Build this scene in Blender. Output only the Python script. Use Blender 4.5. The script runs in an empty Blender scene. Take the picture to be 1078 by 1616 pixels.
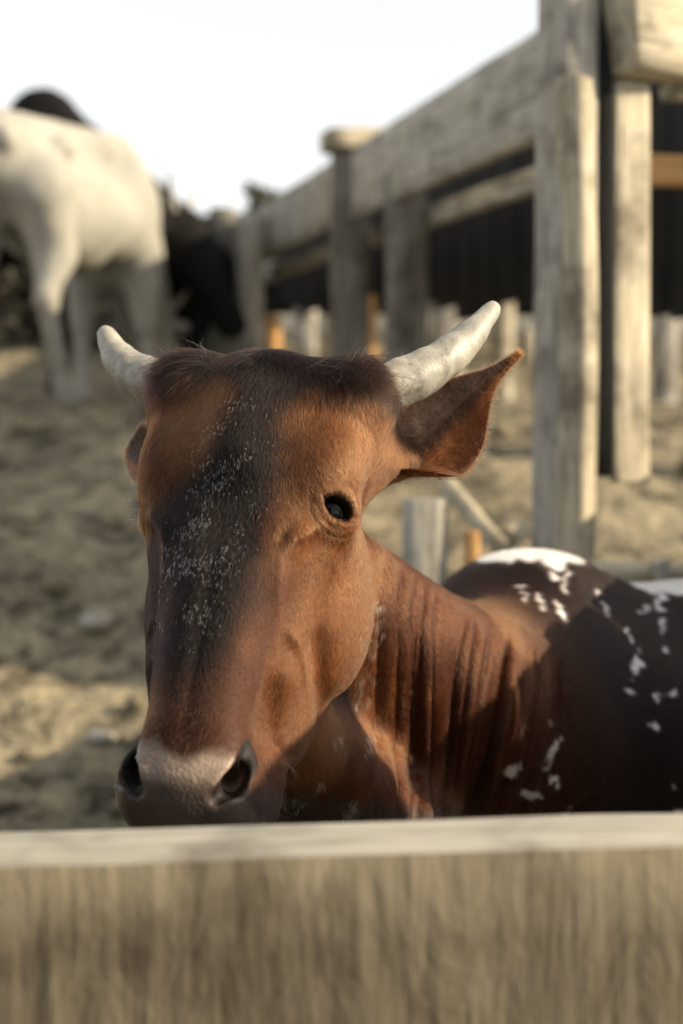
import bpy, math, random
import numpy as np
from mathutils import Vector, Matrix
random.seed(7)
RNG = np.random.default_rng(11)
R = math.radians

# ------------------------------------------------------------------ camera, sky, sun, exposure
scn = bpy.context.scene
COL = scn.collection
CAM_H = 1.3
PITCH = math.atan(108 / 2246)
cam = bpy.data.cameras.new('camera')
cam_o = bpy.data.objects.new('camera', cam)
COL.objects.link(cam_o)
cam_o.location = (0, 0, CAM_H)
cam_o.rotation_euler = (math.pi / 2 - PITCH, 0, 0)
cam.sensor_fit = 'HORIZONTAL'
cam.sensor_width = 24.0
cam.lens = 50.0
cam.clip_start = 0.05
cam.clip_end = 2000
cam.dof.use_dof = True
cam.dof.focus_distance = 1.47
cam.dof.aperture_fstop = 2.7
scn.camera = cam_o

SUN_EL, SUN_AZ = R(27), R(10)          # azimuth measured from +x towards the camera (-y)
SDIR = Vector((math.cos(SUN_EL) * math.cos(SUN_AZ), -math.cos(SUN_EL) * math.sin(SUN_AZ), math.sin(SUN_EL)))
world = bpy.data.worlds.new('World')
scn.world = world
world.use_nodes = True
wn = world.node_tree
wn.nodes.clear()
sky = wn.nodes.new('ShaderNodeTexSky')
sky.sky_type = 'NISHITA'
sky.sun_disc = False
sky.sun_elevation = SUN_EL
sky.sun_rotation = math.atan2(SDIR.x, SDIR.y)
sky.altitude = 100
sky.air_density = 1.6
sky.dust_density = 0.4
sky.ozone_density = 1.0
bg = wn.nodes.new('ShaderNodeBackground')
bg.inputs['Strength'].default_value = 0.14
haze = wn.nodes.new('ShaderNodeHueSaturation')       # washed-out, milky sky of the photograph's grade
haze.inputs['Saturation'].default_value = 0.08
wo = wn.nodes.new('ShaderNodeOutputWorld')
wn.links.new(sky.outputs[0], haze.inputs['Color'])
wn.links.new(haze.outputs[0], bg.inputs[0])
wn.links.new(bg.outputs[0], wo.inputs[0])
sun = bpy.data.lights.new('sun', 'SUN')
sun.energy = 5.0
sun.angle = R(0.5)
sun.color = (1.0, 0.83, 0.58)
sun_o = bpy.data.objects.new('sun', sun)
COL.objects.link(sun_o)
sun_o.rotation_euler = SDIR.to_track_quat('Z', 'Y').to_euler()
sun_o.location = (3, -2, 4)
scn.view_settings.view_transform = 'Standard'
scn.view_settings.look = 'None'
scn.view_settings.gamma = 1.0
scn.view_settings.use_curve_mapping = False
scn.view_settings.exposure = 0.78

# ------------------------------------------------------------------ helpers
FPX = 2246.0
def P(px, py, d):
    """authoring aid: a point of the place seen at (px, py) at a distance d along the lens axis"""
    x = (px - 539) / FPX * d
    u = (808 - py) / FPX * d
    c, s = math.cos(PITCH), math.sin(PITCH)
    return Vector((x, d * c + u * s, CAM_H - d * s + u * c))

def link(o, parent=None):
    COL.objects.link(o)
    if parent is not None:
        o.parent = parent
    return o

def tag(o, label=None, cat=None, group=None, kind=None):
    if label: o['label'] = label
    if cat: o['category'] = cat
    if group: o['group'] = group
    if kind: o['kind'] = kind
    return o

def thing(name, label, cat, loc, group=None):
    o = bpy.data.objects.new(name, None)
    o.empty_display_size = 0.05
    o.location = loc
    link(o)
    return tag(o, label, cat, group)

def mesh_obj(name, verts, faces, mat, parent=None, smooth=True):
    me = bpy.data.meshes.new(name)
    verts = np.asarray(verts, np.float32)
    if parent is not None:
        verts = verts - np.array(parent.location, np.float32)
    faces = np.asarray(faces, np.int32)
    k = faces.shape[1]
    me.vertices.add(len(verts)); me.vertices.foreach_set('co', verts.ravel())
    me.loops.add(faces.size); me.loops.foreach_set('vertex_index', faces.ravel())
    me.polygons.add(len(faces))
    me.polygons.foreach_set('loop_start', np.arange(0, faces.size, k, dtype=np.int32))
    me.update(calc_edges=True)
    me.validate()
    if smooth:
        me.polygons.foreach_set('use_smooth', np.ones(len(me.polygons), bool))
    me.materials.append(mat)
    o = bpy.data.objects.new(name, me)
    return link(o, parent)

def smoothstep(a, b, x):
    t = np.clip((x - a) / (b - a), 0, 1)
    return t * t * (3 - 2 * t)

# value noise on points, for geometry and colour
_perm = RNG.random(1 << 16).astype(np.float32)
def vnoise(p, f=1.0, seed=0):
    q = np.asarray(p, np.float64) * f
    i = np.floor(q).astype(np.int64); w = q - i
    w = w * w * (3 - 2 * w)
    def h(a, b, c):
        return _perm[((a * 73856093) ^ (b * 19349663) ^ (c * 83492791) ^ (seed * 2654435761)) & 0xFFFF]
    r = 0
    for dx in (0, 1):
        for dy in (0, 1):
            for dz in (0, 1):
                ww = (w[..., 0] if dx else 1 - w[..., 0]) * (w[..., 1] if dy else 1 - w[..., 1]) * (w[..., 2] if dz else 1 - w[..., 2])
                r = r + ww * h(i[..., 0] + dx, i[..., 1] + dy, i[..., 2] + dz)
    return r
def fbm(p, f=1.0, o=3, seed=0):
    r, a, s = 0, 1.0, 0
    for k in range(o):
        r = r + a * vnoise(p, f * 2 ** k, seed + k); s += a; a *= .5
    return r / s

# ------------------------------------------------------------------ materials
def new_mat(name):
    m = bpy.data.materials.new(name)
    m.use_nodes = True
    nt = m.node_tree
    for n in list(nt.nodes): nt.nodes.remove(n)
    out = nt.nodes.new('ShaderNodeOutputMaterial')
    b = nt.nodes.new('ShaderNodeBsdfPrincipled')
    nt.links.new(b.outputs[0], out.inputs[0])
    return m, nt, b
def N(nt, t, **kw):
    n = nt.nodes.new(t)
    for k, v in kw.items(): setattr(n, k, v)
    return n
def noise(nt, vec, scale, detail=4, rough=.55, dist=0):
    n = N(nt, 'ShaderNodeTexNoise')
    n.inputs['Scale'].default_value = scale; n.inputs['Detail'].default_value = detail
    n.inputs['Roughness'].default_value = rough; n.inputs['Distortion'].default_value = dist
    nt.links.new(vec, n.inputs['Vector'])
    return n.outputs['Fac']
def ramp(nt, fac, stops):
    r = N(nt, 'ShaderNodeValToRGB')
    e = r.color_ramp.elements
    while len(e) < len(stops): e.new(0.5)
    for el, (p, c) in zip(e, stops):
        el.position = p; el.color = (*c, 1) if len(c) == 3 else c
    nt.links.new(fac, r.inputs[0])
    return r.outputs[0]
def mix(nt, fac, a, b, mode='MIX'):
    m = N(nt, 'ShaderNodeMix', data_type='RGBA', blend_type=mode)
    if isinstance(fac, float): m.inputs[0].default_value = fac
    else: nt.links.new(fac, m.inputs[0])
    for s, v in ((6, a), (7, b)):
        if isinstance(v, tuple): m.inputs[s].default_value = (*v, 1)
        else: nt.links.new(v, m.inputs[s])
    return m.outputs[2]
def bump(nt, b, h, strength=.5, dist=.003):
    n = N(nt, 'ShaderNodeBump')
    n.inputs['Strength'].default_value = strength; n.inputs['Distance'].default_value = dist
    nt.links.new(h, n.inputs['Height']); nt.links.new(n.outputs[0], b.inputs['Normal'])

def wood_mat(name, dark, mid, light, stretch=(1.2, 14, 14), rough=.85, crack=(1.0, 30, 30)):
    """weathered timber: grain along the piece's own x axis, cracks, knots, stains"""
    m, nt, b = new_mat(name)
    tc = N(nt, 'ShaderNodeTexCoord'); oi = N(nt, 'ShaderNodeObjectInfo')
    off = N(nt, 'ShaderNodeVectorMath', operation='MULTIPLY_ADD')
    comb = N(nt, 'ShaderNodeCombineXYZ')
    for i in range(3): nt.links.new(oi.outputs['Random'], comb.inputs[i])
    off.inputs[1].default_value = (37, 61, 17)
    nt.links.new(comb.outputs[0], off.inputs[0]); nt.links.new(tc.outputs['Object'], off.inputs[2])
    mp = N(nt, 'ShaderNodeMapping'); mp.inputs['Scale'].default_value = stretch
    nt.links.new(off.outputs[0], mp.inputs['Vector'])
    g = noise(nt, mp.outputs[0], 4.0, 6, .65, .6)
    blot = noise(nt, off.outputs[0], 5.5, 4, .6)
    crackv = N(nt, 'ShaderNodeMapping'); crackv.inputs['Scale'].default_value = crack
    nt.links.new(off.outputs[0], crackv.inputs['Vector'])
    cr = noise(nt, crackv.outputs[0], 2.6, 5, .6, .3)
    c = ramp(nt, g, [(.28, dark), (.5, mid), (.72, light)])
    st = ramp(nt, blot, [(.33, (.42, .40, .38)), (.5, (1, 1, 1)), (.72, (1.18, 1.15, 1.1))])
    c = mix(nt, 1.0, c, st, 'MULTIPLY')
    ck = ramp(nt, cr, [(.30, (.25, .22, .2)), (.38, (1, 1, 1))])
    c = mix(nt, 1.0, c, ck, 'MULTIPLY')
    vo = N(nt, 'ShaderNodeTexVoronoi'); vo.inputs['Scale'].default_value = 2.6
    mk = N(nt, 'ShaderNodeMapping'); mk.inputs['Scale'].default_value = (1.0, 2.6, 2.6)
    nt.links.new(off.outputs[0], mk.inputs['Vector']); nt.links.new(mk.outputs[0], vo.inputs['Vector'])
    kn = ramp(nt, vo.outputs['Distance'], [(.05, (.22, .17, .13)), (.085, (1, 1, 1))])
    c = mix(nt, 1.0, c, kn, 'MULTIPLY')
    nt.links.new(c, b.inputs['Base Color'])
    b.inputs['Roughness'].default_value = rough
    b.inputs['Specular IOR Level'].default_value = .25
    h = N(nt, 'ShaderNodeMath', operation='ADD')
    nt.links.new(g, h.inputs[0]); nt.links.new(cr, h.inputs[1])
    bump(nt, b, h.outputs[0], .7, .006)
    return m

M = {}
M['grey_wood'] = wood_mat('weathered_grey_wood', (.14, .132, .112), (.36, .34, .295), (.52, .495, .435))
M['pale_wood'] = wood_mat('pale_dry_wood', (.22, .19, .135), (.42, .375, .28), (.53, .485, .38))
M['brown_wood'] = wood_mat('brown_rough_wood', (.150, .128, .088), (.215, .184, .130), (.27, .232, .165), stretch=(5, 4, 1.5), crack=(11, 5, 1.0))
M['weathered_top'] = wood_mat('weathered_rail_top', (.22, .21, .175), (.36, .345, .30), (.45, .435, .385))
M['dark_grey_wood'] = wood_mat('dark_weathered_wood', (.05, .047, .04), (.15, .14, .12), (.24, .225, .19))
M['orange_wood'] = wood_mat('warm_orange_wood', (.30, .15, .05), (.46, .26, .10), (.55, .35, .16))  # orange of the far posts stands in for warm sun on them
M['dark_wood'] = wood_mat('near_black_wood', (.004, .004, .004), (.009, .009, .008), (.016, .015, .013))  # near-black; carries the painted shade of the chute boarding

def ground_mat():
    m, nt, b = new_mat('trampled_dirt')
    tc = N(nt, 'ShaderNodeTexCoord')
    v = tc.outputs['Object']
    n1 = noise(nt, v, 1.6, 5, .6, .4); n2 = noise(nt, v, 9, 6, .65, .5); n3 = noise(nt, v, 45, 4, .6)
    c1 = ramp(nt, n1, [(.3, (.15, .134, .098)), (.55, (.28, .242, .170)), (.75, (.39, .335, .23))])
    c2 = ramp(nt, n2, [(.36, (.30, .30, .275)), (.5, (1, 1, 1)), (.64, (1.5, 1.46, 1.36))])
    c = mix(nt, 1.0, c1, c2, 'MULTIPLY')
    c3 = ramp(nt, n3, [(.3, (.55, .55, .53)), (.55, (1, 1, 1)), (.72, (1.3, 1.28, 1.2))])
    c = mix(nt, 1.0, c, c3, 'MULTIPLY')
    nt.links.new(c, b.inputs['Base Color'])
    b.inputs['Roughness'].default_value = .95
    b.inputs['Specular IOR Level'].default_value = .15
    h = N(nt, 'ShaderNodeMath', operation='ADD')
    nt.links.new(n2, h.inputs[0]); nt.links.new(n3, h.inputs[1])
    bump(nt, b, h.outputs[0], 1.0, .03)
    return m
M['ground'] = ground_mat()

def simple_mat(name, col, rough=.6, spec=.4, nscale=20, amt=.35, bstr=.3, bdist=.003):
    m, nt, b = new_mat(name)
    tc = N(nt, 'ShaderNodeTexCoord')
    f = noise(nt, tc.outputs['Object'], nscale, 5, .6)
    lo = tuple(c * (1 - amt) for c in col); hi = tuple(min(1, c * (1 + amt)) for c in col)
    nt.links.new(ramp(nt, f, [(.3, lo), (.7, hi)]), b.inputs['Base Color'])
    b.inputs['Roughness'].default_value = rough
    b.inputs['Specular IOR Level'].default_value = spec
    if bstr: bump(nt, b, f, bstr, bdist)
    return m
M['clod'] = simple_mat('dirt_clods', (.17, .145, .10), .95, .1, 30, .5)
M['stone'] = simple_mat('pale_stone', (.30, .28, .24), .9, .2, 25, .3)
M['foliage_dark'] = simple_mat('dark_foliage', (.045, .05, .028), .8, .2, 3, .5)
M['foliage_dusty'] = simple_mat('dusty_foliage', (.13, .12, .085), .85, .2, 1.2, .7)
M['white_coat'] = simple_mat('white_cow_coat', (.31, .30, .262), .75, .2, 3.5, .2, .2, .004)
M['cream_coat'] = simple_mat('cream_cow_coat', (.50, .45, .36), .75, .2, 3.0, .3, .2, .004)
M['black_coat'] = simple_mat('black_bull_coat', (.008, .0075, .007), .85, .12, 4, .4, .2, .004)
M['bg_horn'] = simple_mat('grey_horn', (.35, .33, .30), .5, .4, 14, .4)

def coat_mat():
    m, nt, b = new_mat('brown_hide')
    at = N(nt, 'ShaderNodeAttribute', attribute_name='coat')
    ga = N(nt, 'ShaderNodeAttribute', attribute_name='wet')
    tc = N(nt, 'ShaderNodeTexCoord')
    f = noise(nt, tc.outputs['Object'], 240, 4, .6)
    f2 = noise(nt, tc.outputs['Object'], 30, 4, .6)
    c = mix(nt, 1.0, at.outputs['Color'], ramp(nt, f, [(.25, (.8, .8, .8)), (.75, (1.15, 1.15, 1.15))]), 'MULTIPLY')
    c = mix(nt, 1.0, c, ramp(nt, f2, [(.3, (.82, .82, .82)), (.7, (1.15, 1.15, 1.15))]), 'MULTIPLY')
    nt.links.new(c, b.inputs['Base Color'])
    r = N(nt, 'ShaderNodeMapRange')
    r.inputs['To Min'].default_value = .62; r.inputs['To Max'].default_value = .28
    nt.links.new(ga.outputs['Fac'], r.inputs['Value']); nt.links.new(r.outputs[0], b.inputs['Roughness'])
    b.inputs['Specular IOR Level'].default_value = .25
    vo = N(nt, 'ShaderNodeTexVoronoi'); vo.inputs['Scale'].default_value = 260
    nt.links.new(tc.outputs['Object'], vo.inputs['Vector'])
    hmix = N(nt, 'ShaderNodeMix', data_type='FLOAT')
    nt.links.new(ga.outputs['Fac'], hmix.inputs[0]); nt.links.new(f, hmix.inputs[2]); nt.links.new(vo.outputs['Distance'], hmix.inputs[3])
    bump(nt, b, hmix.outputs[0], .38, .0012)
    return m
M['coat'] = coat_mat()

def hair_mat():
    m = bpy.data.materials.new('coat_hair')
    m.use_nodes = True
    nt = m.node_tree
    for n in list(nt.nodes): nt.nodes.remove(n)
    out = nt.nodes.new('ShaderNodeOutputMaterial')
    h = nt.nodes.new('ShaderNodeBsdfHairPrincipled')
    h.parametrization = 'COLOR'
    at = N(nt, 'ShaderNodeAttribute', attribute_name='hair_col')
    nt.links.new(at.outputs['Color'], h.inputs['Color'])
    h.inputs['Roughness'].default_value = .28
    h.inputs['Radial Roughness'].default_value = .45
    h.inputs['IOR'].default_value = 1.37
    nt.links.new(h.outputs[0], out.inputs[0])
    return m
M['hair'] = hair_mat()

def horn_mat():
    m, nt, b = new_mat('pale_horn')
    tc = N(nt, 'ShaderNodeTexCoord')
    mp = N(nt, 'ShaderNodeMapping'); nt.links.new(tc.outputs['Object'], mp.inputs['Vector'])
    f = noise(nt, mp.outputs[0], 38, 6, .7, .8); g = noise(nt, mp.outputs[0], 150, 4, .6)
    big = noise(nt, mp.outputs[0], 16, 3, .5)
    c = ramp(nt, f, [(.30, (.15, .13, .10)), (.40, (.32, .295, .235)), (.62, (.42, .395, .325)), (.8, (.48, .455, .385))])
    c = mix(nt, 1.0, c, ramp(nt, big, [(.35, (.72, .74, .80)), (.6, (1.0, 1.0, 1.0))]), 'MULTIPLY')
    c = mix(nt, 1.0, c, ramp(nt, g, [(.28, (.8, .77, .72)), (.45, (1, 1, 1))]), 'MULTIPLY')
    nt.links.new(c, b.inputs['Base Color'])
    b.inputs['Roughness'].default_value = .5
    h = N(nt, 'ShaderNodeMath', operation='ADD')
    nt.links.new(f, h.inputs[0]); nt.links.new(g, h.inputs[1])
    bump(nt, b, h.outputs[0], .35, .002)
    return m
M['horn'] = horn_mat()
def eye_mat():
    m, nt, b = new_mat('dark_wet_eye')
    b.inputs['Base Color'].default_value = (.005, .004, .004, 1)
    b.inputs['Roughness'].default_value = .05
    b.inputs['Specular IOR Level'].default_value = .14
    return m
M['eye'] = eye_mat()

# ------------------------------------------------------------------ ground
def ground_z(x, y):
    y = np.asarray(y, float); x = np.asarray(x, float)
    ys = np.array([-400, 2.55, 2.9, 3.3, 4.0, 5.0, 5.7, 6.2, 7.0, 8.2, 9.5, 11, 13, 15, 18, 400])
    zs = np.array([0, 0, .10, .30, .64, 1.10, 1.385, 1.47, 1.50, 1.52, 1.72, 2.25, 2.95, 3.3, 3.4, 3.4])
    return np.interp(y, ys, zs)

def build_ground():
    xs = np.unique(np.concatenate([np.linspace(-400, -8, 14), np.linspace(-8, -3, 26), np.linspace(-3, 3, 170), np.linspace(3, 8, 26), np.linspace(8, 400, 14)]))
    ys = np.unique(np.concatenate([np.linspace(-400, -4, 12), np.linspace(-4, 2, 40), np.linspace(2, 8, 200), np.linspace(8, 18, 70), np.linspace(18, 400, 14)]))
    X, Y = np.meshgrid(xs, ys, indexing='ij')
    # soften the profile with a small average
    Z = sum(ground_z(X, Y + o) for o in (-.25, -.12, 0, .12, .25)) / 5
    pts = np.stack([X, Y, X * 0], -1)
    near = smoothstep(30, 10, np.hypot(X, Y - 5))
    Z = Z + near * ((fbm(pts, 1.3, 3, 3) - .5) * .12 + (fbm(pts, 6, 3, 9) - .5) * .06)
    V = np.stack([X, Y, Z], -1).reshape(-1, 3)
    n, k = X.shape
    idx = np.arange(n * k).reshape(n, k)
    F = np.stack([idx[:-1, :-1], idx[1:, :-1], idx[1:, 1:], idx[:-1, 1:]], -1).reshape(-1, 4)
    o = mesh_obj('ground', V, F, M['ground'])
    tag(o, 'bare trampled dirt bank rising behind the cow', kind='structure')
    return V
build_ground()
def gz(x, y):
    return float(sum(ground_z(x, y + o) for o in (-.25, -.12, 0, .12, .25)) / 5)

def lump(center, r, seed, n=7, squash=.6):
    """a small uneven clod: verts, quads"""
    th = np.linspace(0, math.pi, n); ph = np.linspace(0, 2 * math.pi, 9)[:-1]
    T, Ph = np.meshgrid(th, ph, indexing='ij')
    d = np.stack([np.sin(T) * np.cos(Ph), np.sin(T) * np.sin(Ph), np.cos(T)], -1)
    rr = r * (.7 + .6 * vnoise(d + seed * 3.1, 1.7, seed))
    p = d * rr[..., None] * np.array([1, 1, squash]) + np.array(center)
    idx = np.arange(n * 8).reshape(n, 8)
    F = np.stack([idx[:-1], np.roll(idx[:-1], -1, 1), np.roll(idx[1:], -1, 1), idx[1:]], -1).reshape(-1, 4)
    return p.reshape(-1, 3), F

def build_clods():
    Vs, Fs, k = [], [], 0
    for i in range(900):
        x = random.uniform(-3.2, 2.6); y = random.uniform(2.6, 6.4)
        r = random.uniform(.008, .03) if random.random() < .85 else random.uniform(.03, .06)
        v, f = lump((x, y, gz(x, y) + r * .2), r, i)
        Vs.append(v); Fs.append(f + k); k += len(v)
    o = mesh_obj('dirt_clods', np.concatenate(Vs), np.concatenate(Fs), M['clod'])
    tag(o, 'loose clods of dry dirt scattered over the bank', kind='stuff')
build_clods()

# ------------------------------------------------------------------ timber
def timber(name, p0, p1, w, h, mat, parent, sq=7, seed=0, rings=14, wob=.004, up=None, taper=1.0):
    """one sawn or round piece from p0 to p1; w across, h the other way; sq 2 = round, 7 = sawn"""
    p0, p1 = Vector(p0), Vector(p1)
    L = (p1 - p0).length
    X = (p1 - p0) / L
    U = Vector(up) if up else (Vector((0, 0, 1)) if abs(X.z) < .8 else Vector((0, 1, 0)))
    Y = U.cross(X).normalized(); Z = X.cross(Y)
    n = 20
    a = np.linspace(0, 2 * math.pi, n + 1)[:-1] + math.pi / n
    ca, sa = np.cos(a), np.sin(a)
    rr = (np.abs(ca) ** sq + np.abs(sa) ** sq) ** (-1 / sq)
    cy, cz = rr * ca * w / 2, rr * sa * h / 2
    ts = np.concatenate([[0, 0], np.linspace(.0, 1, rings), [1, 1]])
    ins = np.array([0, .93] + [1] * rings + [.93, 0])
    xo = ts * L
    xo[2] += .004; xo[-3] -= .004
    V = np.zeros((len(ts), n, 3))
    V[..., 0] = xo[:, None]
    tp = 1 + (taper - 1) * ts
    V[..., 1] = cy[None] * (ins * tp)[:, None]
    V[..., 2] = cz[None] * (ins * tp)[:, None]
    q = V + seed * 7.3
    V[..., 1] += (fbm(q, 3, 3, seed) - .5) * wob * 2.2 * np.minimum(1, ins)[:, None] + (fbm(q * [.6, 0, 0], 3, 2, seed + 5) - .5) * wob * 3
    V[..., 2] += (fbm(q, 3, 3, seed + 9) - .5) * wob * 2.2 * np.minimum(1, ins)[:, None] + (fbm(q * [.6, 0, 0], 3, 2, seed + 7) - .5) * wob * 3
    m = len(ts)
    idx = np.arange(m * n).reshape(m, n)
    F = np.stack([idx[:-1], np.roll(idx[:-1], -1, 1), np.roll(idx[1:], -1, 1), idx[1:]], -1).reshape(-1, 4)
    o = mesh_obj(name, V.reshape(-1, 3), F[:, ::-1] if False else F, mat, None, smooth=(sq < 4))
    mw = Matrix((X, Y, Z)).transposed().to_4x4()
    mw.translation = p0
    if parent is not None:
        o.parent = parent
        mw.translation = p0 - parent.location
    o.matrix_local = mw
    return o

# --- the pen fence the camera looks over: thick top rail, lower rail, posts out of frame
RAIL_Z = CAM_H + P(0, 1308, 1.04).z - CAM_H
pl0, pl1 = P(-700, 1338, 1.0), P(1800, 1296, 1.0)
fence = thing('pen_fence', 'thick rough sawn rail running across the front of the pen', 'fence', (0, 1.0, 0))
a0 = Vector((-1.25, .995, pl0.z - .15)); a1 = Vector((1.32, .995, P(2900, 1284, 1.0).z - .15 + .02))
za = P(0, 1310, 1.04).z; zb = P(1078, 1288, 1.04).z; slope = (zb - za) / (P(1078, 1288, 1.04).x - P(0, 1310, 1.04).x)
zmid = za - slope * P(0, 1310, 1.04).x
rail_h = .27
f0 = Vector((-1.25, .998, zmid - 1.25 * slope - rail_h / 2)); f1 = Vector((1.45, .998, zmid + 1.45 * slope - rail_h / 2))
top_rail = timber('rail', f0, f1, .092, rail_h, M['brown_wood'], fence, 18, 3, 80, .003)
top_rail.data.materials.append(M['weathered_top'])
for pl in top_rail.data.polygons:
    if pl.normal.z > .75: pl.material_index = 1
timber('rail', f0 + Vector((0, 0, -.42)), f1 + Vector((0, 0, -.42)), .08, .22, M['brown_wood'], fence, 9, 4, 30, .003)
for x in (-1.1, 1.3):
    timber('post', (x, 1.12, -.05), (x, 1.12, zmid + slope * x + .12), .13, .13, M['grey_wood'], fence, 2.6, int(x * 7 + 20), 10, .006)

# --- side fence of the same pen, on the sunny side: its planks and posts throw the shade that falls on the cow
side = thing('side_fence', 'weathered plank fence closing the sunny side of the pen', 'fence', (1.15, 1.6, 0))
for z, hh in ((.20, .24), (.47, .24), (.74, .24), (1.01, .24), (1.28, .23)):
    timber('rail', (1.14, .95, z), (1.16, 3.5, z + .01), .045, hh, M['grey_wood'], side, 8, int(z * 100), 24, .004)
timber('rail', (1.14, .95, 1.51), (1.15, 1.39, 1.53), .045, .19, M['grey_wood'], side, 8, 57, 12, .006)  # short high rail added to shade the throat
y = 1.47  # pickets added for the shadow edge they throw on the body
while y < 3.4:
    wd = random.uniform(.05, .10)
    timber('shade_picket', (1.10, y + wd / 2, .1), (1.10, y + wd / 2, 1.45 + random.uniform(-.012, .012)), .02, wd, M['grey_wood'], side, 8, int(y * 100), 8, .003, up=(0, 1, 0))
    y += wd + .002
for y, hz, w in ((1.0, 1.6, .11), (1.30, 1.60, .10), (2.5, 1.42, .11), (3.3, 1.45, .12)):
    timber('post', (1.235, y, -.05), (1.235, y, hz), w, w, M['grey_wood'], side, 2.5, int(y * 10), 10, .006)

# --- unseen dark boards added behind and left of the camera to cut sky light
blocker = thing('sky_blocker', 'unseen dark boards added behind the camera to cut sky light', 'blocker', (-1.5, -.9, 0))
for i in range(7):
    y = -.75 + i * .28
    timber('board', (-1.5, y, 0), (-1.5, y, 2.7), .272, .03, M['dark_wood'], blocker, 9, 200 + i, 2, .001, up=(1, 0, 0))
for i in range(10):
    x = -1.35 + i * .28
    timber('board', (x, -.92, 0), (x, -.92, 2.7), .272, .03, M['dark_wood'], blocker, 9, 230 + i, 2, .001, up=(0, -1, 0))

# --- near post frame on the right
frame = thing('post_frame', 'pale upright post and hanging board under a thick beam end at right', 'timber frame', P(890, 900, 3.0) * 1.0)
D1 = 3.0
post_top, post_bot = P(905, -160, D1), P(880, 1010, D1)
timber('post', Vector((P(889, 900, D1).x - .0, P(893, 900, D1).y, .05)), Vector((P(896, 0, D1).x, P(903, 0, D1).y, P(903, -220, D1).z)), .112, .12, M['grey_wood'], frame, 3.0, 21, 26, .006, up=(.5, -1, 0))
s0, s1 = P(909, 905, D1 - .05), P(911, 126, D1 - .05)
timber('slab', s0, s1, .066, .066, M['pale_wood'], frame, 6, 23, 20, .004, up=(.78, -.62, 0))
timber('gap_strip', P(950, 752, D1 + .0), P(953, -230, D1 + .0), .036, .05, M['dark_wood'], frame, 8, 24, 10, .002, up=(0, -1, 0))  # black strip standing in for the dark gap between post and board
timber('hanging_board', P(995, 762, D1 + .02), P(994, 130, D1 + .02), .022, .100, M['pale_wood'], frame, 9, 25, 20, .002, up=(.86, .51, 0))
timber('backing_board', P(970, 140, D1 + .10), P(975, -230, D1 + .10), .07, .03, M['grey_wood'], frame, 8, 26, 10, .002, up=(0, -1, 0))
timber('beam', P(975, 38, D1 - .05), P(1560, 120, D1 + .90), .10, .205, M['pale_wood'], frame, 16, 27, 20, .002)
timber('brace', P(1056, 140, D1 + .15), P(1300, 152, D1 + .6), .05, .05, M['pale_wood'], frame, 6, 28, 8, .002)

# --- raised loading chute running away to the left
def chute_pt(px, py, d): return P(px, py, d)
chute = thing('loading_chute', 'raised grey plank loading chute running away behind the cow', 'chute', (P(620, 640, 6).x, 6, gz(.2, 6)))
top0, top1 = P(905, 105, 3.75), P(398, 377, 8.7)
timber('top_plank', top0, top1, .05, .30, M['grey_wood'], chute, 9, 31, 30, .004)
timber('lower_plank', P(905, 250, 4.0) + Vector((.06, .02, 0)), P(415, 428, 8.7) + Vector((.06, .02, 0)), .05, .075, M['grey_wood'], chute, 9, 32, 26, .004)
def upright(px, ytop, d, w, mat, name='post', seed=0, sq=3, lean=0):
    t = P(px, ytop, d)
    b = Vector((t.x + lean, t.y, gz(t.x, t.y) - .1))
    return timber(name, b, t, w, w, mat, chute, sq, seed, 14, .008)
upright(552, 235, 6.15, .17, M['dark_grey_wood'], seed=33)
upright(640, 275, 5.5, .165, M['dark_grey_wood'], seed=34, sq=2)
upright(352, 330, 8.3, .16, M['dark_grey_wood'], seed=35)
upright(395, 338, 8.0, .15, M['grey_wood'], seed=36, sq=2)
timber('cap_block', P(516, 222, 6.1), P(606, 222, 6.2), .18, .095, M['pale_wood'], chute, 7, 37, 8, .004)
# black boarding on the far side of the chute, its shade put into the colour
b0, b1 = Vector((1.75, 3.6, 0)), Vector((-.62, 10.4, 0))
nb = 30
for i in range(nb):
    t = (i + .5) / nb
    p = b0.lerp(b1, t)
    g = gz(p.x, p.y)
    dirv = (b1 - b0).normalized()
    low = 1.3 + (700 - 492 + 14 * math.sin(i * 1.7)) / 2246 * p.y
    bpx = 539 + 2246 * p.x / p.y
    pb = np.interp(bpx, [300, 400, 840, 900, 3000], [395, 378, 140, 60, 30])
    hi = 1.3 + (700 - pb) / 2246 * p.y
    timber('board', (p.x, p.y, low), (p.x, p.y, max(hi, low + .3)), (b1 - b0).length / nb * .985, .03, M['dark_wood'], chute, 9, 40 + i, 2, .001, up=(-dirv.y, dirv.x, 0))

# ------------------------------------------------------------------ implicit bodies -> one continuous mesh
def smin(a, b, k):
    h = np.clip(.5 + .5 * (b - a) / k, 0, 1)
    return b + (a - b) * h - k * h * (1 - h)
def smax(a, b, k): return -smin(-a, -b, k)

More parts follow.
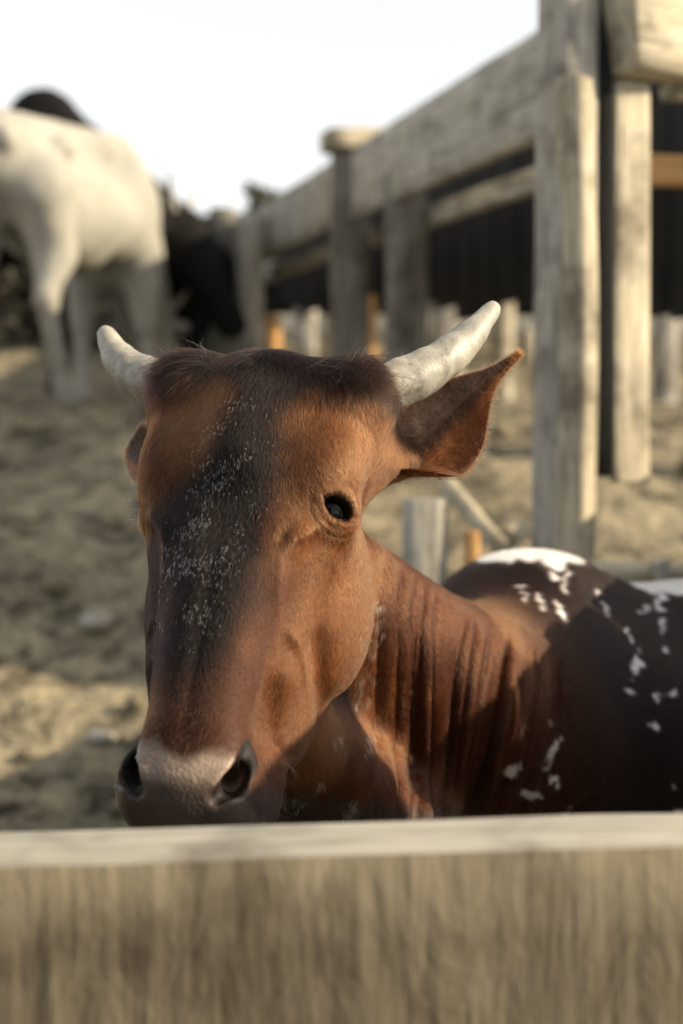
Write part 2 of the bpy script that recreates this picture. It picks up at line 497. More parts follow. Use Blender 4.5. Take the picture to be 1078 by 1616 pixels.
def surface_nets(D, xs, ys, zs):
    S = D < 0
    nx, ny, nz = D.shape
    c = np.zeros((nx - 1, ny - 1, nz - 1), np.uint8)
    for i in (0, 1):
        for j in (0, 1):
            for k in (0, 1):
                c += S[i:nx - 1 + i, j:ny - 1 + j, k:nz - 1 + k]
    act = np.argwhere((c > 0) & (c < 8))
    vid = -np.ones(c.shape, np.int32)
    vid[act[:, 0], act[:, 1], act[:, 2]] = np.arange(len(act))
    corners = [(i, j, k) for i in (0, 1) for j in (0, 1) for k in (0, 1)]
    val = np.stack([D[act[:, 0] + i, act[:, 1] + j, act[:, 2] + k] for i, j, k in corners], 1).astype(np.float64)
    acc = np.zeros((len(act), 3)); cnt = np.zeros(len(act))
    ca = np.array(corners, float)
    for a in range(8):
        for b in range(a + 1, 8):
            if np.abs(ca[a] - ca[b]).sum() != 1: continue
            va, vb = val[:, a], val[:, b]
            m = (va < 0) != (vb < 0)
            t = np.where(m, va / np.where(m, va - vb, 1), 0)
            p = ca[a] + (ca[b] - ca[a]) * t[:, None]
            acc[m] += p[m]; cnt[m] += 1
    fr = acc / cnt[:, None]
    V = np.zeros((len(act), 3))
    for ax, g in enumerate((xs, ys, zs)):
        i = act[:, ax]
        V[:, ax] = g[i] + (g[i + 1] - g[i]) * fr[:, ax]
    Q = []
    for ax in range(3):
        o1, o2 = (ax + 1) % 3, (ax + 2) % 3
        sl0 = [slice(None)] * 3; sl1 = [slice(None)] * 3
        sl0[ax] = slice(0, -1); sl1[ax] = slice(1, None)
        A, B = S[tuple(sl0)], S[tuple(sl1)]
        e = np.argwhere(A != B)
        flip = A[e[:, 0], e[:, 1], e[:, 2]]
        ok = (e[:, o1] > 0) & (e[:, o2] > 0) & (e[:, o1] < D.shape[o1] - 1) & (e[:, o2] < D.shape[o2] - 1)
        e, flip = e[ok], flip[ok]
        def at(d1, d2):
            q = e.copy(); q[:, o1] -= d1; q[:, o2] -= d2
            return vid[q[:, 0], q[:, 1], q[:, 2]]
        q = np.stack([at(1, 1), at(0, 1), at(0, 0), at(1, 0)], 1)
        q[~flip] = q[~flip][:, ::-1]
        Q.append(q)
    return V, np.concatenate(Q)

class Field:
    def __init__(self, xs, ys, zs):
        self.g = [np.asarray(a, np.float32) for a in (xs, ys, zs)]
        self.D = np.full([len(a) for a in self.g], 1.0, np.float32)
    def sub(self, lo, hi):
        s = []
        for a, l, h in zip(self.g, lo, hi):
            i0, i1 = np.searchsorted(a, l), np.searchsorted(a, h)
            s.append(slice(max(0, i0 - 1), min(len(a), i1 + 1)))
        return tuple(s)
    def grid(self, s):
        return (self.g[0][s[0]][:, None, None], self.g[1][s[1]][None, :, None], self.g[2][s[2]][None, None, :])
    def cone(self, a, b, ra, rb, k=.05, op='add'):
        a, b = np.array(a, float), np.array(b, float)
        r = max(ra, rb) + k * 1.5 + .03
        s = self.sub(np.minimum(a, b) - r, np.maximum(a, b) + r)
        X, Y, Z = self.grid(s)
        d = b - a; L = max(1e-9, (d * d).sum())
        h = np.clip(((X - a[0]) * d[0] + (Y - a[1]) * d[1] + (Z - a[2]) * d[2]) / L, 0, 1).astype(np.float32)
        q = np.sqrt((X - a[0] - h * d[0]) ** 2 + (Y - a[1] - h * d[1]) ** 2 + (Z - a[2] - h * d[2]) ** 2) - (ra + (rb - ra) * h)
        self.D[s] = smin(self.D[s], q, k) if op == 'add' else smax(self.D[s], -q, k)
    def ell(self, c, r, k=.05, axes=None, op='add'):
        c, r = np.array(c, float), np.array(r, float)
        m = r.max() + k * 1.5 + .03
        s = self.sub(c - m, c + m)
        X, Y, Z = self.grid(s)
        p = [X - c[0], Y - c[1], Z - c[2]]
        if axes is not None:
            p = [p[0] * ax[0] + p[1] * ax[1] + p[2] * ax[2] for ax in axes]
        k0 = np.sqrt((p[0] / r[0]) ** 2 + (p[1] / r[1]) ** 2 + (p[2] / r[2]) ** 2)
        k1 = np.sqrt((p[0] / r[0] ** 2) ** 2 + (p[1] / r[1] ** 2) ** 2 + (p[2] / r[2] ** 2) ** 2) + 1e-9
        q = (k0 * (k0 - 1) / k1).astype(np.float32)
        self.D[s] = smin(self.D[s], q, k) if op == 'add' else smax(self.D[s], -q, k)

def tube(path, radii, n=14, cap=True):
    """round tapered tube along a path -> verts, quads"""
    path = [Vector(p) for p in path]
    V = []
    ref = Vector((0, 0, 1))
    m = len(path)
    for i, p in enumerate(path):
        t = (path[min(i + 1, m - 1)] - path[max(i - 1, 0)]).normalized()
        if abs(t.dot(ref)) > .95: ref = Vector((0, 1, 0))
        u = ref.cross(t).normalized(); v = t.cross(u)
        for j in range(n):
            a = 2 * math.pi * j / n
            V.append(p + (u * math.cos(a) + v * math.sin(a)) * radii[i])
    idx = np.arange(m * n).reshape(m, n)
    F = np.stack([idx[:-1], np.roll(idx[:-1], -1, 1), np.roll(idx[1:], -1, 1), idx[1:]], -1).reshape(-1, 4)
    return np.array([tuple(v) for v in V]), F

# ------------------------------------------------------------------ the brown cow in front
YAW, TILT, ROLL = R(13.3), R(61), R(2.6)
O_H = np.array([-.080, 1.475, 1.401])
t0 = np.array([-math.cos(TILT) * math.sin(YAW), -math.cos(TILT) * math.cos(YAW), -math.sin(TILT)])
s0_ = np.array([math.cos(YAW), -math.sin(YAW), 0])
n0 = np.array([-math.sin(TILT) * math.sin(YAW), -math.sin(TILT) * math.cos(YAW), math.cos(TILT)])
Ry = np.array([[math.cos(ROLL), 0, math.sin(ROLL)], [0, 1, 0], [-math.sin(ROLL), 0, math.cos(ROLL)]])
HS, HT, HN = Ry @ s0_, Ry @ t0, Ry @ n0
def hl(s, t, n): return O_H + s * HS + t * HT + n * HN          # head-local -> world
def to_local(p):
    q = np.asarray(p) - O_H
    return q @ HS, q @ HT, q @ HN

_T = np.array([-.06, -.03, .00, .05, .10, .16, .21, .27, .33, .37, .40, .44, .47, .49, .51, .53])
_W = np.array([.03, .070, .098, .106, .107, .100, .085, .066, .054, .048, .050, .056, .056, .050, .035, .01])
_TP = np.array([-.10, -.080, -.046, -.007, .004, .004, .003, 0, -.004, -.008, -.010, -.012, -.022, -.036, -.060, -.08])
_MD = np.array([-.125, -.108, -.090, -.068, -.06, -.06, -.065, -.07, -.072, -.070, -.066, -.064, -.064, -.068, -.075, -.085])
_BT = np.array([-.15, -.155, -.17, -.19, -.215, -.232, -.240, -.235, -.218, -.200, -.185, -.165, -.150, -.135, -.10, -.09])
def smooth_table(tab, sig=.012):
    f = np.linspace(-.10, .57, 670)
    v = np.interp(f, _T, tab)
    k = np.exp(-.5 * (np.arange(-40, 41) / (sig / .001)) ** 2); k /= k.sum()
    return f, np.convolve(np.pad(v, 40, mode='edge'), k, 'valid')
TAB = [smooth_table(t) for t in (_W, _TP, _MD, _BT)]

# eye frame (the sunny-side eye), mirrored for the other
EYE_C = np.array([.0840, .1665, -.0443]); EYE_R = .0225
def eye_c(sg): return EYE_C if sg > 0 else np.array([-.0885, .170, -.0620])
def eye_axes(sg):
    e = np.array([.62, .10, .76]) if sg > 0 else np.array([-.90, .10, .42]); e /= np.linalg.norm(e)
    v = np.array([.05 * sg, -1.0, 0.10]); v -= e * (v @ e); v /= np.linalg.norm(v)     # towards the poll
    u = np.cross(v, e) * sg                                                               # away from the midline
    if u[0] * sg < 0: u = -u
    return e, u, v

def spaced(segs):
    out = []
    for a, b, h in segs:
        n = max(1, int(round((b - a) / h)))
        out.append(np.linspace(a, b, n, endpoint=False))
    out.append([segs[-1][1]])
    return np.concatenate(out)

def eye_lens(pu, pv):
    # almond opening: two circles, tilted so the inner corner sits low
    a = .30
    x, y = pu * math.cos(a) - pv * math.sin(a), pu * math.sin(a) + pv * math.cos(a)
    return np.maximum(np.sqrt(x ** 2 + (y + .0105) ** 2) - .0186, np.sqrt(x ** 2 + (y - .0085) ** 2) - .0180)

def build_main_cow():
    xs = spaced([(-.30, .16, .0027), (.16, .50, .0036), (.50, .95, .008), (.95, 2.35, .02)])
    ys = spaced([(.99, 1.2, .003), (1.2, 1.62, .0027), (1.62, 2.12, .0036), (2.12, 2.45, .008), (2.45, 3.1, .02)])
    zs = spaced([(-.06, .60, .02), (.60, .90, .006), (.90, 1.47, .0027)])
    f = Field(xs, ys, zs)
    # ---- neck, dewlap, hump, trunk (world space)
    K = .07
    f.cone((-.050, 1.62, 1.155), (.155, 1.89, .965), .080, .085, K)
    f.cone((.155, 1.88, .965), (.28, 2.14, .99), .085, .10, K)
    f.cone((-.075, 1.62, 1.10), (.20, 2.03, .86), .085, .175, K)
    f.cone((-.06, 1.52, .98), (.12, 1.86, .66), .06, .13, K)
    f.cone((.12, 1.86, .66), (.30, 2.1, .52), .12, .15, K)
    f.ell((.29, 2.20, 1.03), (.145, .115, .105), .06)                       # hump
    f.cone((.32, 2.22, .80), (.62, 2.34, .76), .26, .285, .10)
    f.cone((.62, 2.34, .76), (1.25, 2.46, .75), .285, .33, .10)
    f.cone((1.25, 2.46, .75), (1.75, 2.52, .82), .33, .25, .10)
    f.cone((.42, 2.27, .96), (1.0, 2.42, .955), .07, .07, .10)               # spine
    f.cone((1.0, 2.42, .955), (1.85, 2.54, 1.0), .07, .08, .10)
    f.ell((.33, 2.07, .76), (.17, .10, .24), .10)                           # near shoulder
    for (hx, hy, kx, sgn) in ((.34, 2.04, .33, -1), (.30, 2.42, .31, 1)):
        f.cone((hx, hy, .62), (kx, hy + .02 * sgn, .36), .095, .055, .06)
        f.cone((kx, hy + .02 * sgn, .36), (kx - .02, hy + .02 * sgn, .10), .045, .034, .03)
        f.cone((kx - .02, hy + .02 * sgn, .10), (kx - .05, hy + .02 * sgn, .03), .042, .05, .02)
    for (hx, hy, sgn) in ((1.72, 2.34, -1), (1.66, 2.68, 1)):
        f.cone((hx, hy, .78), (hx - .06, hy + .0 * sgn, .56), .17, .11, .08)
        f.cone((hx - .06, hy, .56), (hx + .13, hy + .01 * sgn, .44), .09, .055, .05)
        f.cone((hx + .13, hy + .01 * sgn, .44), (hx + .07, hy + .01 * sgn, .11), .045, .036, .03)
        f.cone((hx + .07, hy, .11), (hx + .02, hy, .03), .042, .05, .02)
    f.cone((1.93, 2.55, .97), (2.02, 2.56, .80), .045, .03, .04)             # tail
    f.cone((2.02, 2.56, .80), (2.03, 2.56, .40), .028, .02, .02)
    f.cone((2.03, 2.56, .40), (2.02, 2.55, .22), .03, .045, .02)
    # ---- head (own axes) on its part of the grid
    hs = f.sub((-.30, .99, .70), (.16, 1.80, 1.47))
    X, Y, Z = f.grid(hs)
    X, Y, Z = X - O_H[0], Y - O_H[1], Z - O_H[2]
    s = (X * HS[0] + Y * HS[1] + Z * HS[2]).astype(np.float32)
    t = (X * HT[0] + Y * HT[1] + Z * HT[2]).astype(np.float32)
    n = (X * HN[0] + Y * HN[1] + Z * HN[2]).astype(np.float32)
    sa = np.abs(s)
    W, TP, MD, BT = [np.interp(t, a, b).astype(np.float32) for a, b in TAB]
    up = n > MD
    v = np.where(up, (n - MD) / (TP - MD), (MD - n) / (MD - BT))
    We = W * np.where(up, 1.0, 1 - .18 * np.clip(v, 0, 1) ** 1.5)
    pw = np.where(up, np.interp(t, [0, .2, .3, .45], [2.9, 3.0, 2.6, 2.5]), 2.6).astype(np.float32)
    ff = ((sa / We) ** pw + np.abs(v) ** pw) ** (1 / pw)
    d = (ff - 1) * np.minimum(We, np.where(up, TP - MD, MD - BT)) * .85
    over = np.maximum(t - .515, -.05 - t)
    d = smax(d.astype(np.float32), over.astype(np.float32), .02)
    def L_ell(c, r, k, axes=None, op='add', mirror=True):
        nonlocal d
        p = [(sa if mirror else s) - c[0], t - c[1], n - c[2]]
        if axes is not None: p = [p[0] * a[0] + p[1] * a[1] + p[2] * a[2] for a in axes]
        k0 = np.sqrt((p[0] / r[0]) ** 2 + (p[1] / r[1]) ** 2 + (p[2] / r[2]) ** 2)
        k1 = np.sqrt((p[0] / r[0] ** 2) ** 2 + (p[1] / r[1] ** 2) ** 2 + (p[2] / r[2] ** 2) ** 2) + 1e-9
        q = (k0 * (k0 - 1) / k1).astype(np.float32)
        d = smin(d, q, k) if op == 'add' else smax(d, -q, k)
    def L_cone(a, b, ra, rb, k, op='add', mirror=True):
        nonlocal d
        a, b = np.array(a), np.array(b); e = b - a
        ps = sa if mirror else s
        h = np.clip(((ps - a[0]) * e[0] + (t - a[1]) * e[1] + (n - a[2]) * e[2]) / (e @ e), 0, 1)
        q = (np.sqrt((ps - a[0] - h * e[0]) ** 2 + (t - a[1] - h * e[1]) ** 2 + (n - a[2] - h * e[2]) ** 2) - (ra + (rb - ra) * h)).astype(np.float32)
        d = smin(d, q, k) if op == 'add' else smax(d, -q, k)
    L_ell((.082, .030, -.062), (.045, .045, .047), .045)                     # horn bosses
    L_ell((0, .060, -.045), (.07, .045, .036), .04)                          # poll
    L_cone((.0, .035, -.030), (.0, .12, -.016), .034, .022, .05)              # forehead ridge
    L_ell((.082, .126, -.032), (.028, .040, .026), .03)                     # brow
    L_ell((.083, .168, -.058), (.030, .034, .034), .02)                     # orbit
    L_ell((.088, .225, -.150), (.026, .085, .072), .03)                     # cheek muscle
    L_ell((.075, .215, -.20), (.030, .075, .050), .03)                      # jaw angle
    L_cone((.078, .215, -.060), (.056, .330, -.060), .013, .010, .025)      # facial crest
    L_cone((.014, .25, -.024), (.012, .40, -.032), .028, .026, .03)         # nasal bone, each side
    L_ell((.060, .315, -.135), (.022, .085, .070), .035)                      # cheek
    # muzzle
    L_ell((0, .455, -.055), (.064, .050, .046), .025)
    L_ell((.044, .456, -.045), (.021, .034, .032), .015)                    # nostril wings
    L_ell((.042, .440, -.105), (.030, .060, .036), .02)                     # upper lips
    L_ell((0, .470, -.108), (.045, .030, .028), .02)
    L_ell((0, .445, -.150), (.042, .045, .024), .02)                        # chin
    L_cone((.060, .425, -.140), (.030, .500, -.136), .003, .004, .008, 'cut')
    q_ear = np.array(P(628, 725, 1.555)) - O_H
    L_cone((.080, .085, -.085), (q_ear @ HS, q_ear @ HT, q_ear @ HN), .040, .022, .035)
    # nostrils: comma shaped, opening outwards
    L_cone((.039, .470, -.016), (.049, .456, -.016), .0065, .0090, .006, 'cut')
    L_cone((.049, .456, -.018), (.0575, .418, -.028), .0092, .0062, .005, 'cut')
    L_cone((.050, .446, -.026), (.036, .424, -.056), .0090, .0085, .005, 'cut')
    L_cone((.048, .456, -.022), (.030, .432, -.058), .0105, .0110, .006, 'cut')
    # hollow above and in front of the eye
    # eyelids and opening
    for sg in (-1, 1):
        e, u, w = eye_axes(sg)
        c = eye_c(sg)
        ps, pt, pn = s - c[0], t - c[1], n - c[2]
        pe = ps * e[0] + pt * e[1] + pn * e[2]
        pu = ps * u[0] + pt * u[1] + pn * u[2]
        pv = ps * w[0] + pt * w[1] + pn * w[2]
        rad = np.sqrt(pe ** 2 + pu ** 2 + pv ** 2)
        lid = rad - (EYE_R + .0006)
        lid = np.where(rad < .06, lid, .05).astype(np.float32)
        d = smin(d, lid, .016)
        # almond opening: two circles
        lens = eye_lens(pu, pv)
        hole = np.maximum(lens - .0025, .002 - pe)
        d = smax(d, -hole.astype(np.float32), .002)
    f.D[hs] = smin(f.D[hs], d, .022)
    V, Q = surface_nets(f.D, xs, ys, zs)
    return V, Q

V, Q = build_main_cow()

def vertex_normals(V, Q):
    a = np.cross(V[Q[:, 2]] - V[Q[:, 0]], V[Q[:, 3]] - V[Q[:, 1]])
    nn = np.zeros_like(V)
    for i in range(4): np.add.at(nn, Q[:, i], a)
    return nn / (np.linalg.norm(nn, axis=1, keepdims=True) + 1e-12)

def relax(V, Q, it=2, lam=.5):
    e = np.concatenate([Q[:, [0, 1]], Q[:, [1, 2]], Q[:, [2, 3]], Q[:, [3, 0]]])
    cnt = np.bincount(e[:, 0], minlength=len(V)).astype(float)
    cnt2 = np.bincount(e[:, 1], minlength=len(V)).astype(float)
    for _ in range(it):
        acc = np.zeros_like(V)
        for ax in range(3):
            acc[:, ax] = np.bincount(e[:, 0], V[e[:, 1], ax], len(V)) + np.bincount(e[:, 1], V[e[:, 0], ax], len(V))
        V = V + lam * (acc / (cnt + cnt2)[:, None] - V)
    return V
V = relax(V, Q, 2)
NRM = vertex_normals(V, Q)
if NRM[np.argmax(V[:, 2])][2] < 0:
    Q = Q[:, ::-1]; NRM = -NRM

# ---- sculpted relief: neck folds, veins and creases
ls, lt, ln_ = to_local(V)
in_head = smoothstep(.02, -.02, np.maximum(np.maximum(lt - .56, -.08 - lt), np.maximum(np.abs(ls) - .16, -.25 - ln_)))
AX = np.array([.56, .83]) / np.hypot(.56, .83)
na = (V[:, 0] + .05) * AX[0] + (V[:, 1] - 1.58) * AX[1]         # along the neck
side_near = (V[:, 0] + .05) * AX[1] - (V[:, 1] - 1.58) * AX[0]  # + on the sunny side
def seg_dist(p, pts):
    best = np.full(len(p), 9.0)
    for a, b in zip(pts[:-1], pts[1:]):
        a, b = np.array(a, float), np.array(b, float); e = b - a
        h = np.clip(((p - a) @ e) / (e @ e), 0, 1)
        best = np.minimum(best, np.linalg.norm(p - a - h[:, None] * e, axis=1))
    return best
disp = np.zeros(len(V))
LP = np.stack([ls, lt, ln_], 1)
MIR = LP * np.array([1, 1, 1]); MIR[:, 0] = np.abs(MIR[:, 0])
# vein from the inner corner of the eye down the side of the nose, with a branch
vein = [(.083, .192, -.021), (.066, .212, -.010), (.058, .235, -.008), (.059, .265, -.014), (.063, .288, -.024), (.057, .318, -.027), (.051, .356, -.028), (.05, .41, -.03)]
vk = smoothstep(.40, .33, MIR[:, 1]) * (.5 + .9 * vnoise(V, 45, 6))
disp += .0034 * vk * np.exp(-(seg_dist(MIR, vein) / .0100) ** 2)
disp += .0014 * vk * np.exp(-(seg_dist(MIR, vein) / .0035) ** 2)
disp -= .0030 * np.exp(-(seg_dist(MIR, [(.072, .315, -.050), (.066, .345, -.05), (.062, .385, -.05)]) / .012) ** 2)
disp -= .0022 * np.exp(-(seg_dist(MIR, [(.090, .26, -.10), (.086, .30, -.13), (.078, .34, -.17)]) / .007) ** 2)
disp += .0012 * np.exp(-(seg_dist(MIR, [(.063, .288, -.024), (.076, .302, -.051), (.080, .325, -.09)]) / .005) ** 2)
# crease behind the mouth and along the cheek muscle
disp -= .004 * np.exp(-(seg_dist(MIR, [(.085, .29, -.085), (.083, .315, -.12), (.076, .335, -.15)]) / .014) ** 2)
disp -= .004 * np.exp(-(seg_dist(MIR, [(.064, .39, -.06), (.070, .40, -.10), (.066, .39, -.13)]) / .007) ** 2)
# lid creases and the groove from the inner corner
for sg in (1, -1):
    e_, u_, v_ = eye_axes(sg)
    q_ = LP - eye_c(sg)
    pe_, pu_, pv_ = q_ @ e_, q_ @ u_, q_ @ v_
    lz = eye_lens(pu_, pv_)
    near_eye = smoothstep(.045, .03, np.linalg.norm(q_, axis=1)) * (pe_ > -.005)
    disp -= near_eye * .0009 * np.exp(-((lz - .0100) / .0022) ** 2)
    disp += near_eye * .0024 * np.exp(-((lz - .0085) / .0042) ** 2) * (pv_ > 0)
    disp -= near_eye * .0016 * np.exp(-((lz - .0165) / .0026) ** 2) * (pv_ > 0)
    disp -= near_eye * .0010 * np.exp(-((lz - .0170) / .0020) ** 2) * (pv_ < 0)
disp -= .0028 * np.exp(-(seg_dist(MIR, [(.066, .180, -.018), (.060, .198, -.010), (.055, .214, -.006)]) / .004) ** 2)
# skin folds of the neck
zf = smoothstep(1.13, .98, V[:, 2])
warp = (fbm(np.stack([V[:, 0] * 0 + 3, na * 3, V[:, 2] * 2.2], 1), 1.6, 2, 5) - .5) * 1.6
fu = V[:, 0] - .02 * (V[:, 1] - 1.8) + .16 * (1.10 - V[:, 2]) * smoothstep(.06, .18, V[:, 0])
ph = fu * 150 + (fbm(np.stack([fu * 26, V[:, 2] * 1.5, fu * 0], 1), 1.0, 2, 15) - .5) * 7 + warp * .6
ridge = np.abs(np.sin(ph))
big = np.abs(np.sin(ph * .37 + 1.0))
nm = smoothstep(.035, .06, fu) * smoothstep(.34, .24, fu) * (V[:, 1] < 2.25) * smoothstep(.75, .25, NRM[:, 2]) * (.35 + 1.1 * fbm(np.stack([fu * 14, V[:, 2] * 3, fu * 0], 1), 1.0, 2, 25)) * smoothstep(.0, .05, side_near) * (1 - in_head * .9) * smoothstep(.45, .6, V[:, 2])
disp += nm * ((ridge ** .6 - .8) * .009 * (.55 + .45 * zf) + (big ** .45 - .8) * .026 * (.2 + .8 * zf))
V = V + NRM * disp[:, None]
NRM = vertex_normals(V, Q)

# ---- coat colour
def coat_colour(p):
    s, t, n = to_local(p)
    sa = np.abs(s)
    f1 = fbm(p, 9, 3, 21)[:, None]; f2 = fbm(p, 60, 2, 31)[:, None]
    red = np.array([.056, .0148, .0043]); dark = np.array([.0036, .0019, .0013]); tan = np.array([.165, .066, .0235])
    body = np.array([.0095, .0045, .003])
    hd = (smoothstep(-.09, -.07, t) * (t < .56) * smoothstep(.165, .14, sa) * smoothstep(-.28, -.235, n))[:, None]
    c = red + (tan - red) * smoothstep(.55, .7, f1) * .6
    lat = (smoothstep(.030, .070, s) * np.clip(smoothstep(.27, .22, t) + smoothstep(-.022, -.05, n) * smoothstep(.44, .36, t), 0, 1) + smoothstep(-.020, -.040, s) * smoothstep(-.095, -.070, s) * smoothstep(.17, .11, t) * .9)[:, None] * hd  # sunlit brow, cheek and forehead patch painted paler into the coat
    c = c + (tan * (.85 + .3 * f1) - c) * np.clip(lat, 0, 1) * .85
    # dark poll; shade down the face's centre and left painted into the coat
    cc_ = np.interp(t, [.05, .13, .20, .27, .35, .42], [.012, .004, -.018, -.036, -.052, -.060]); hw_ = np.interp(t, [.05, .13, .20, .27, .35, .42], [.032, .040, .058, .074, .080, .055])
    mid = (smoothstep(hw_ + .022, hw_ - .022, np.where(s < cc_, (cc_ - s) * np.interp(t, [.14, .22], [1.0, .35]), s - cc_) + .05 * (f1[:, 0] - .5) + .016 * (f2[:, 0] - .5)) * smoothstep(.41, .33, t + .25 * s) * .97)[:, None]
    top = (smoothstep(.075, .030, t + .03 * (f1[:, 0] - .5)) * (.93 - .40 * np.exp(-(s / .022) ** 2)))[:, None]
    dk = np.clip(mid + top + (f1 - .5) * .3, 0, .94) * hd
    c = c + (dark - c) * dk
    # paler ring round the eyes
    ey = np.minimum(*[np.linalg.norm(np.stack([s, t, n], 1) - eye_c(g), axis=1) for g in (1, -1)])
    rr = smoothstep(.050, .030, ey)[:, None]
    c = c + (tan * 1.05 - c) * rr * .6
    lidrim = smoothstep(.027, .025, ey)[:, None]
    c = c + (np.array([.012, .008, .006]) - c) * lidrim * .75
    # trunk: nearly black brown
    bd = (smoothstep(.14, .34, (p[:, 0] - .08) * .62 + (p[:, 1] - 1.75) * .6) * (1 - hd[:, 0]))[:, None]
    c = c + (body * (.7 + .8 * f1) - c) * bd
    # throat and dewlap: their shade painted in with the trunk's near-black
    th = (smoothstep(.045, .005, p[:, 0] + .10 * (f1[:, 0] - .5) - .35 * (p[:, 1] - 1.60)) * smoothstep(1.10, 1.03, p[:, 2]) * smoothstep(1.485, 1.52, p[:, 1]))[:, None]
    c = c + (body * (.7 + .8 * f1) - c) * th
    # bare nose: pinkish grey above, darker below with its shade painted in
    pad = smoothstep(.420, .436, t + .012 * (f1[:, 0] - .5) - .011 * np.exp(-(sa / .018) ** 2) + .010 * (f2[:, 0] - .5)) * smoothstep(.053, .045, sa - .02 * smoothstep(.455, .475, t)) * smoothstep(-.120, -.10, n)
    pad = pad * (t < .6)
    nin = seg_dist(np.stack([sa, t, n], 1), [(.039, .464, -.024), (.049, .450, -.028), (.0575, .418, -.032)])
    pad = pad * smoothstep(.013, .016, nin)
    c = c + ((np.array([.36, .28, .225]) * (.9 + .2 * f2)) - c) * pad[:, None]
    low = (smoothstep(.448, .470, t + .25 * (-.010 - n)) * (t < .6))[:, None]
    c = c + (np.array([.045, .034, .030]) - c) * low * .85
    nos = seg_dist(np.stack([sa, t, n], 1), [(.039, .464, -.024), (.049, .450, -.028), (.0575, .418, -.032)])
    c = c + (np.array([.012, .008, .007]) - c) * smoothstep(.0135, .0105, nos)[:, None]
    return c, pad, nos, bd[:, 0]

# white marks of the coat: (x, z, half width, half height, lean) on the near side of the trunk and neck
SPOTS, HAIR_SPOTS = [], []
def spot(px, py, d, w, h, lean=0.0):
    p = P(px, py, d)
    k = .75 if px < 620 else 1.0
    (HAIR_SPOTS if px < 620 else SPOTS).append((p.x, p.z, k * w / FPX * d / 2, k * h / FPX * d / 2, lean))
for a in ((790, 1173, 1.98, 20, 26, 0), (848, 1160, 2.0, 22, 34, .4), (859, 1205, 2.0, 14, 26, -.3), (822, 1226, 1.98, 40, 18, -.5),
          (843, 1278, 1.98, 10, 22, .2), (872, 1270, 2.0, 12, 34, .2), (880, 960, 2.06, 13, 28, .1), (878, 915, 2.08, 16, 18, 0),
          (903, 912, 2.08, 13, 15, 0), (893, 928, 2.08, 12, 16, 0), (822, 942, 2.03, 10, 12, 0), (832, 936, 2.03, 8, 10, 0),
          (852, 952, 2.04, 8, 10, 0), (953, 958, 2.1, 14, 12, 0), (947, 938, 2.1, 10, 10, 0), (994, 1035, 2.1, 14, 34, .3), (989, 998, 2.1, 8, 10, 0),
          (973, 1069, 2.1, 10, 14, 0), (1022, 1089, 2.1, 12, 10, 0), (1039, 1082, 2.1, 15, 13, 0), (1004, 1122, 2.1, 17, 13, 0),
          (1055, 1024, 2.1, 13, 19, 0), (1058, 996, 2.1, 10, 14, .3), (1016, 967, 2.1, 12, 9, 0), (1034, 966, 2.1, 20, 10, 0), (1066, 963, 2.1, 20, 12, 0),
          (1066, 1275, 2.05, 44, 30, -.3), (1050, 1224, 2.05, 8, 14, 0), (842, 1115, 2, 7, 9, 0), (568, 1078, 1.62, 10, 26, .25), (586, 1062, 1.64, 9, 34, .1),
          (573, 1100, 1.62, 9, 34, .25), (576, 1158, 1.64, 12, 26, .2), (555, 1230, 1.66, 14, 26, .2), (552, 1250, 1.66, 10, 24, .2), (552, 1285, 1.66, 9, 26, .2), (576, 1262, 1.66, 9, 18, .2),
          (477, 1232, 1.62, 24, 22, .5), (474, 1278, 1.62, 28, 12, -.2), (508, 1198, 1.62, 16, 12, -.4), (533, 1138, 1.62, 9, 9, 0),
          (596, 985, 1.62, 8, 18, .1), (588, 1010, 1.62, 7, 16, .1), (598, 960, 1.62, 7, 12, .1), (590, 940, 1.62, 6, 12, 0), (583, 1030, 1.62, 7, 12, .1), (604, 1000, 1.62, 6, 12, 0), (572, 985, 1.62, 6, 12, 0)):
    spot(*a)
def white_mask(p, hair=False):
    m = np.zeros(len(p))
    wx = (fbm(p, 60, 3, 77) - .5) * 1.7
    wz = (fbm(p, 60, 3, 87) - .5) * 1.7
    near = (p[:, 1] < 2.3)
    hx, hz = p[:, 0], p[:, 2]
    for x, z, w, h, lean in (SPOTS + HAIR_SPOTS if hair else SPOTS):
        m0 = near & (np.abs(hx - x) < .06) & (np.abs(hz - z) < .06)
        i = np.nonzero(m0)[0]
        if len(i) == 0: continue
        dx = hx[i] - x + wx[i] * .022 - lean * (hz[i] - z); dz = hz[i] - z + wz[i] * .022
        q = np.sqrt((dx / w) ** 2 + (dz / h) ** 2)
        m[i] = np.maximum(m[i], smoothstep(1.2, .75, q) if hair else smoothstep(1.2, .55, q))
    # ragged white band over the top of the hump and along the spine
    bx = np.interp(hx, [.16, .21, .30, .40, .5, .7, 1.0], [0, .004, .011, .009, .007, .008, .008])
    top = np.interp(hx, TOPX, TOPZ)
    band = smoothstep(.006, -.006, (top - hz) - bx * (1 + 5.5 * (fbm(p * [1, .3, .3], 34, 2, 99) - .45)))
    m = np.maximum(m, band * (hx > .17) * (hx < 2.0) * (p[:, 1] > 1.9))
    return m
# height of the back line along x
TOPX = np.linspace(.1, 2.0, 96); TOPZ = np.zeros(96)
for i, x in enumerate(TOPX):
    j = np.abs(V[:, 0] - x) < .015
    TOPZ[i] = V[j & (V[:, 1] > 1.7), 2].max() if (j & (V[:, 1] > 1.7)).any() else 1
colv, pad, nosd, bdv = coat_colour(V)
wm = white_mask(V)
colv = colv + (np.array([.72, .70, .68]) - colv) * wm[:, None]

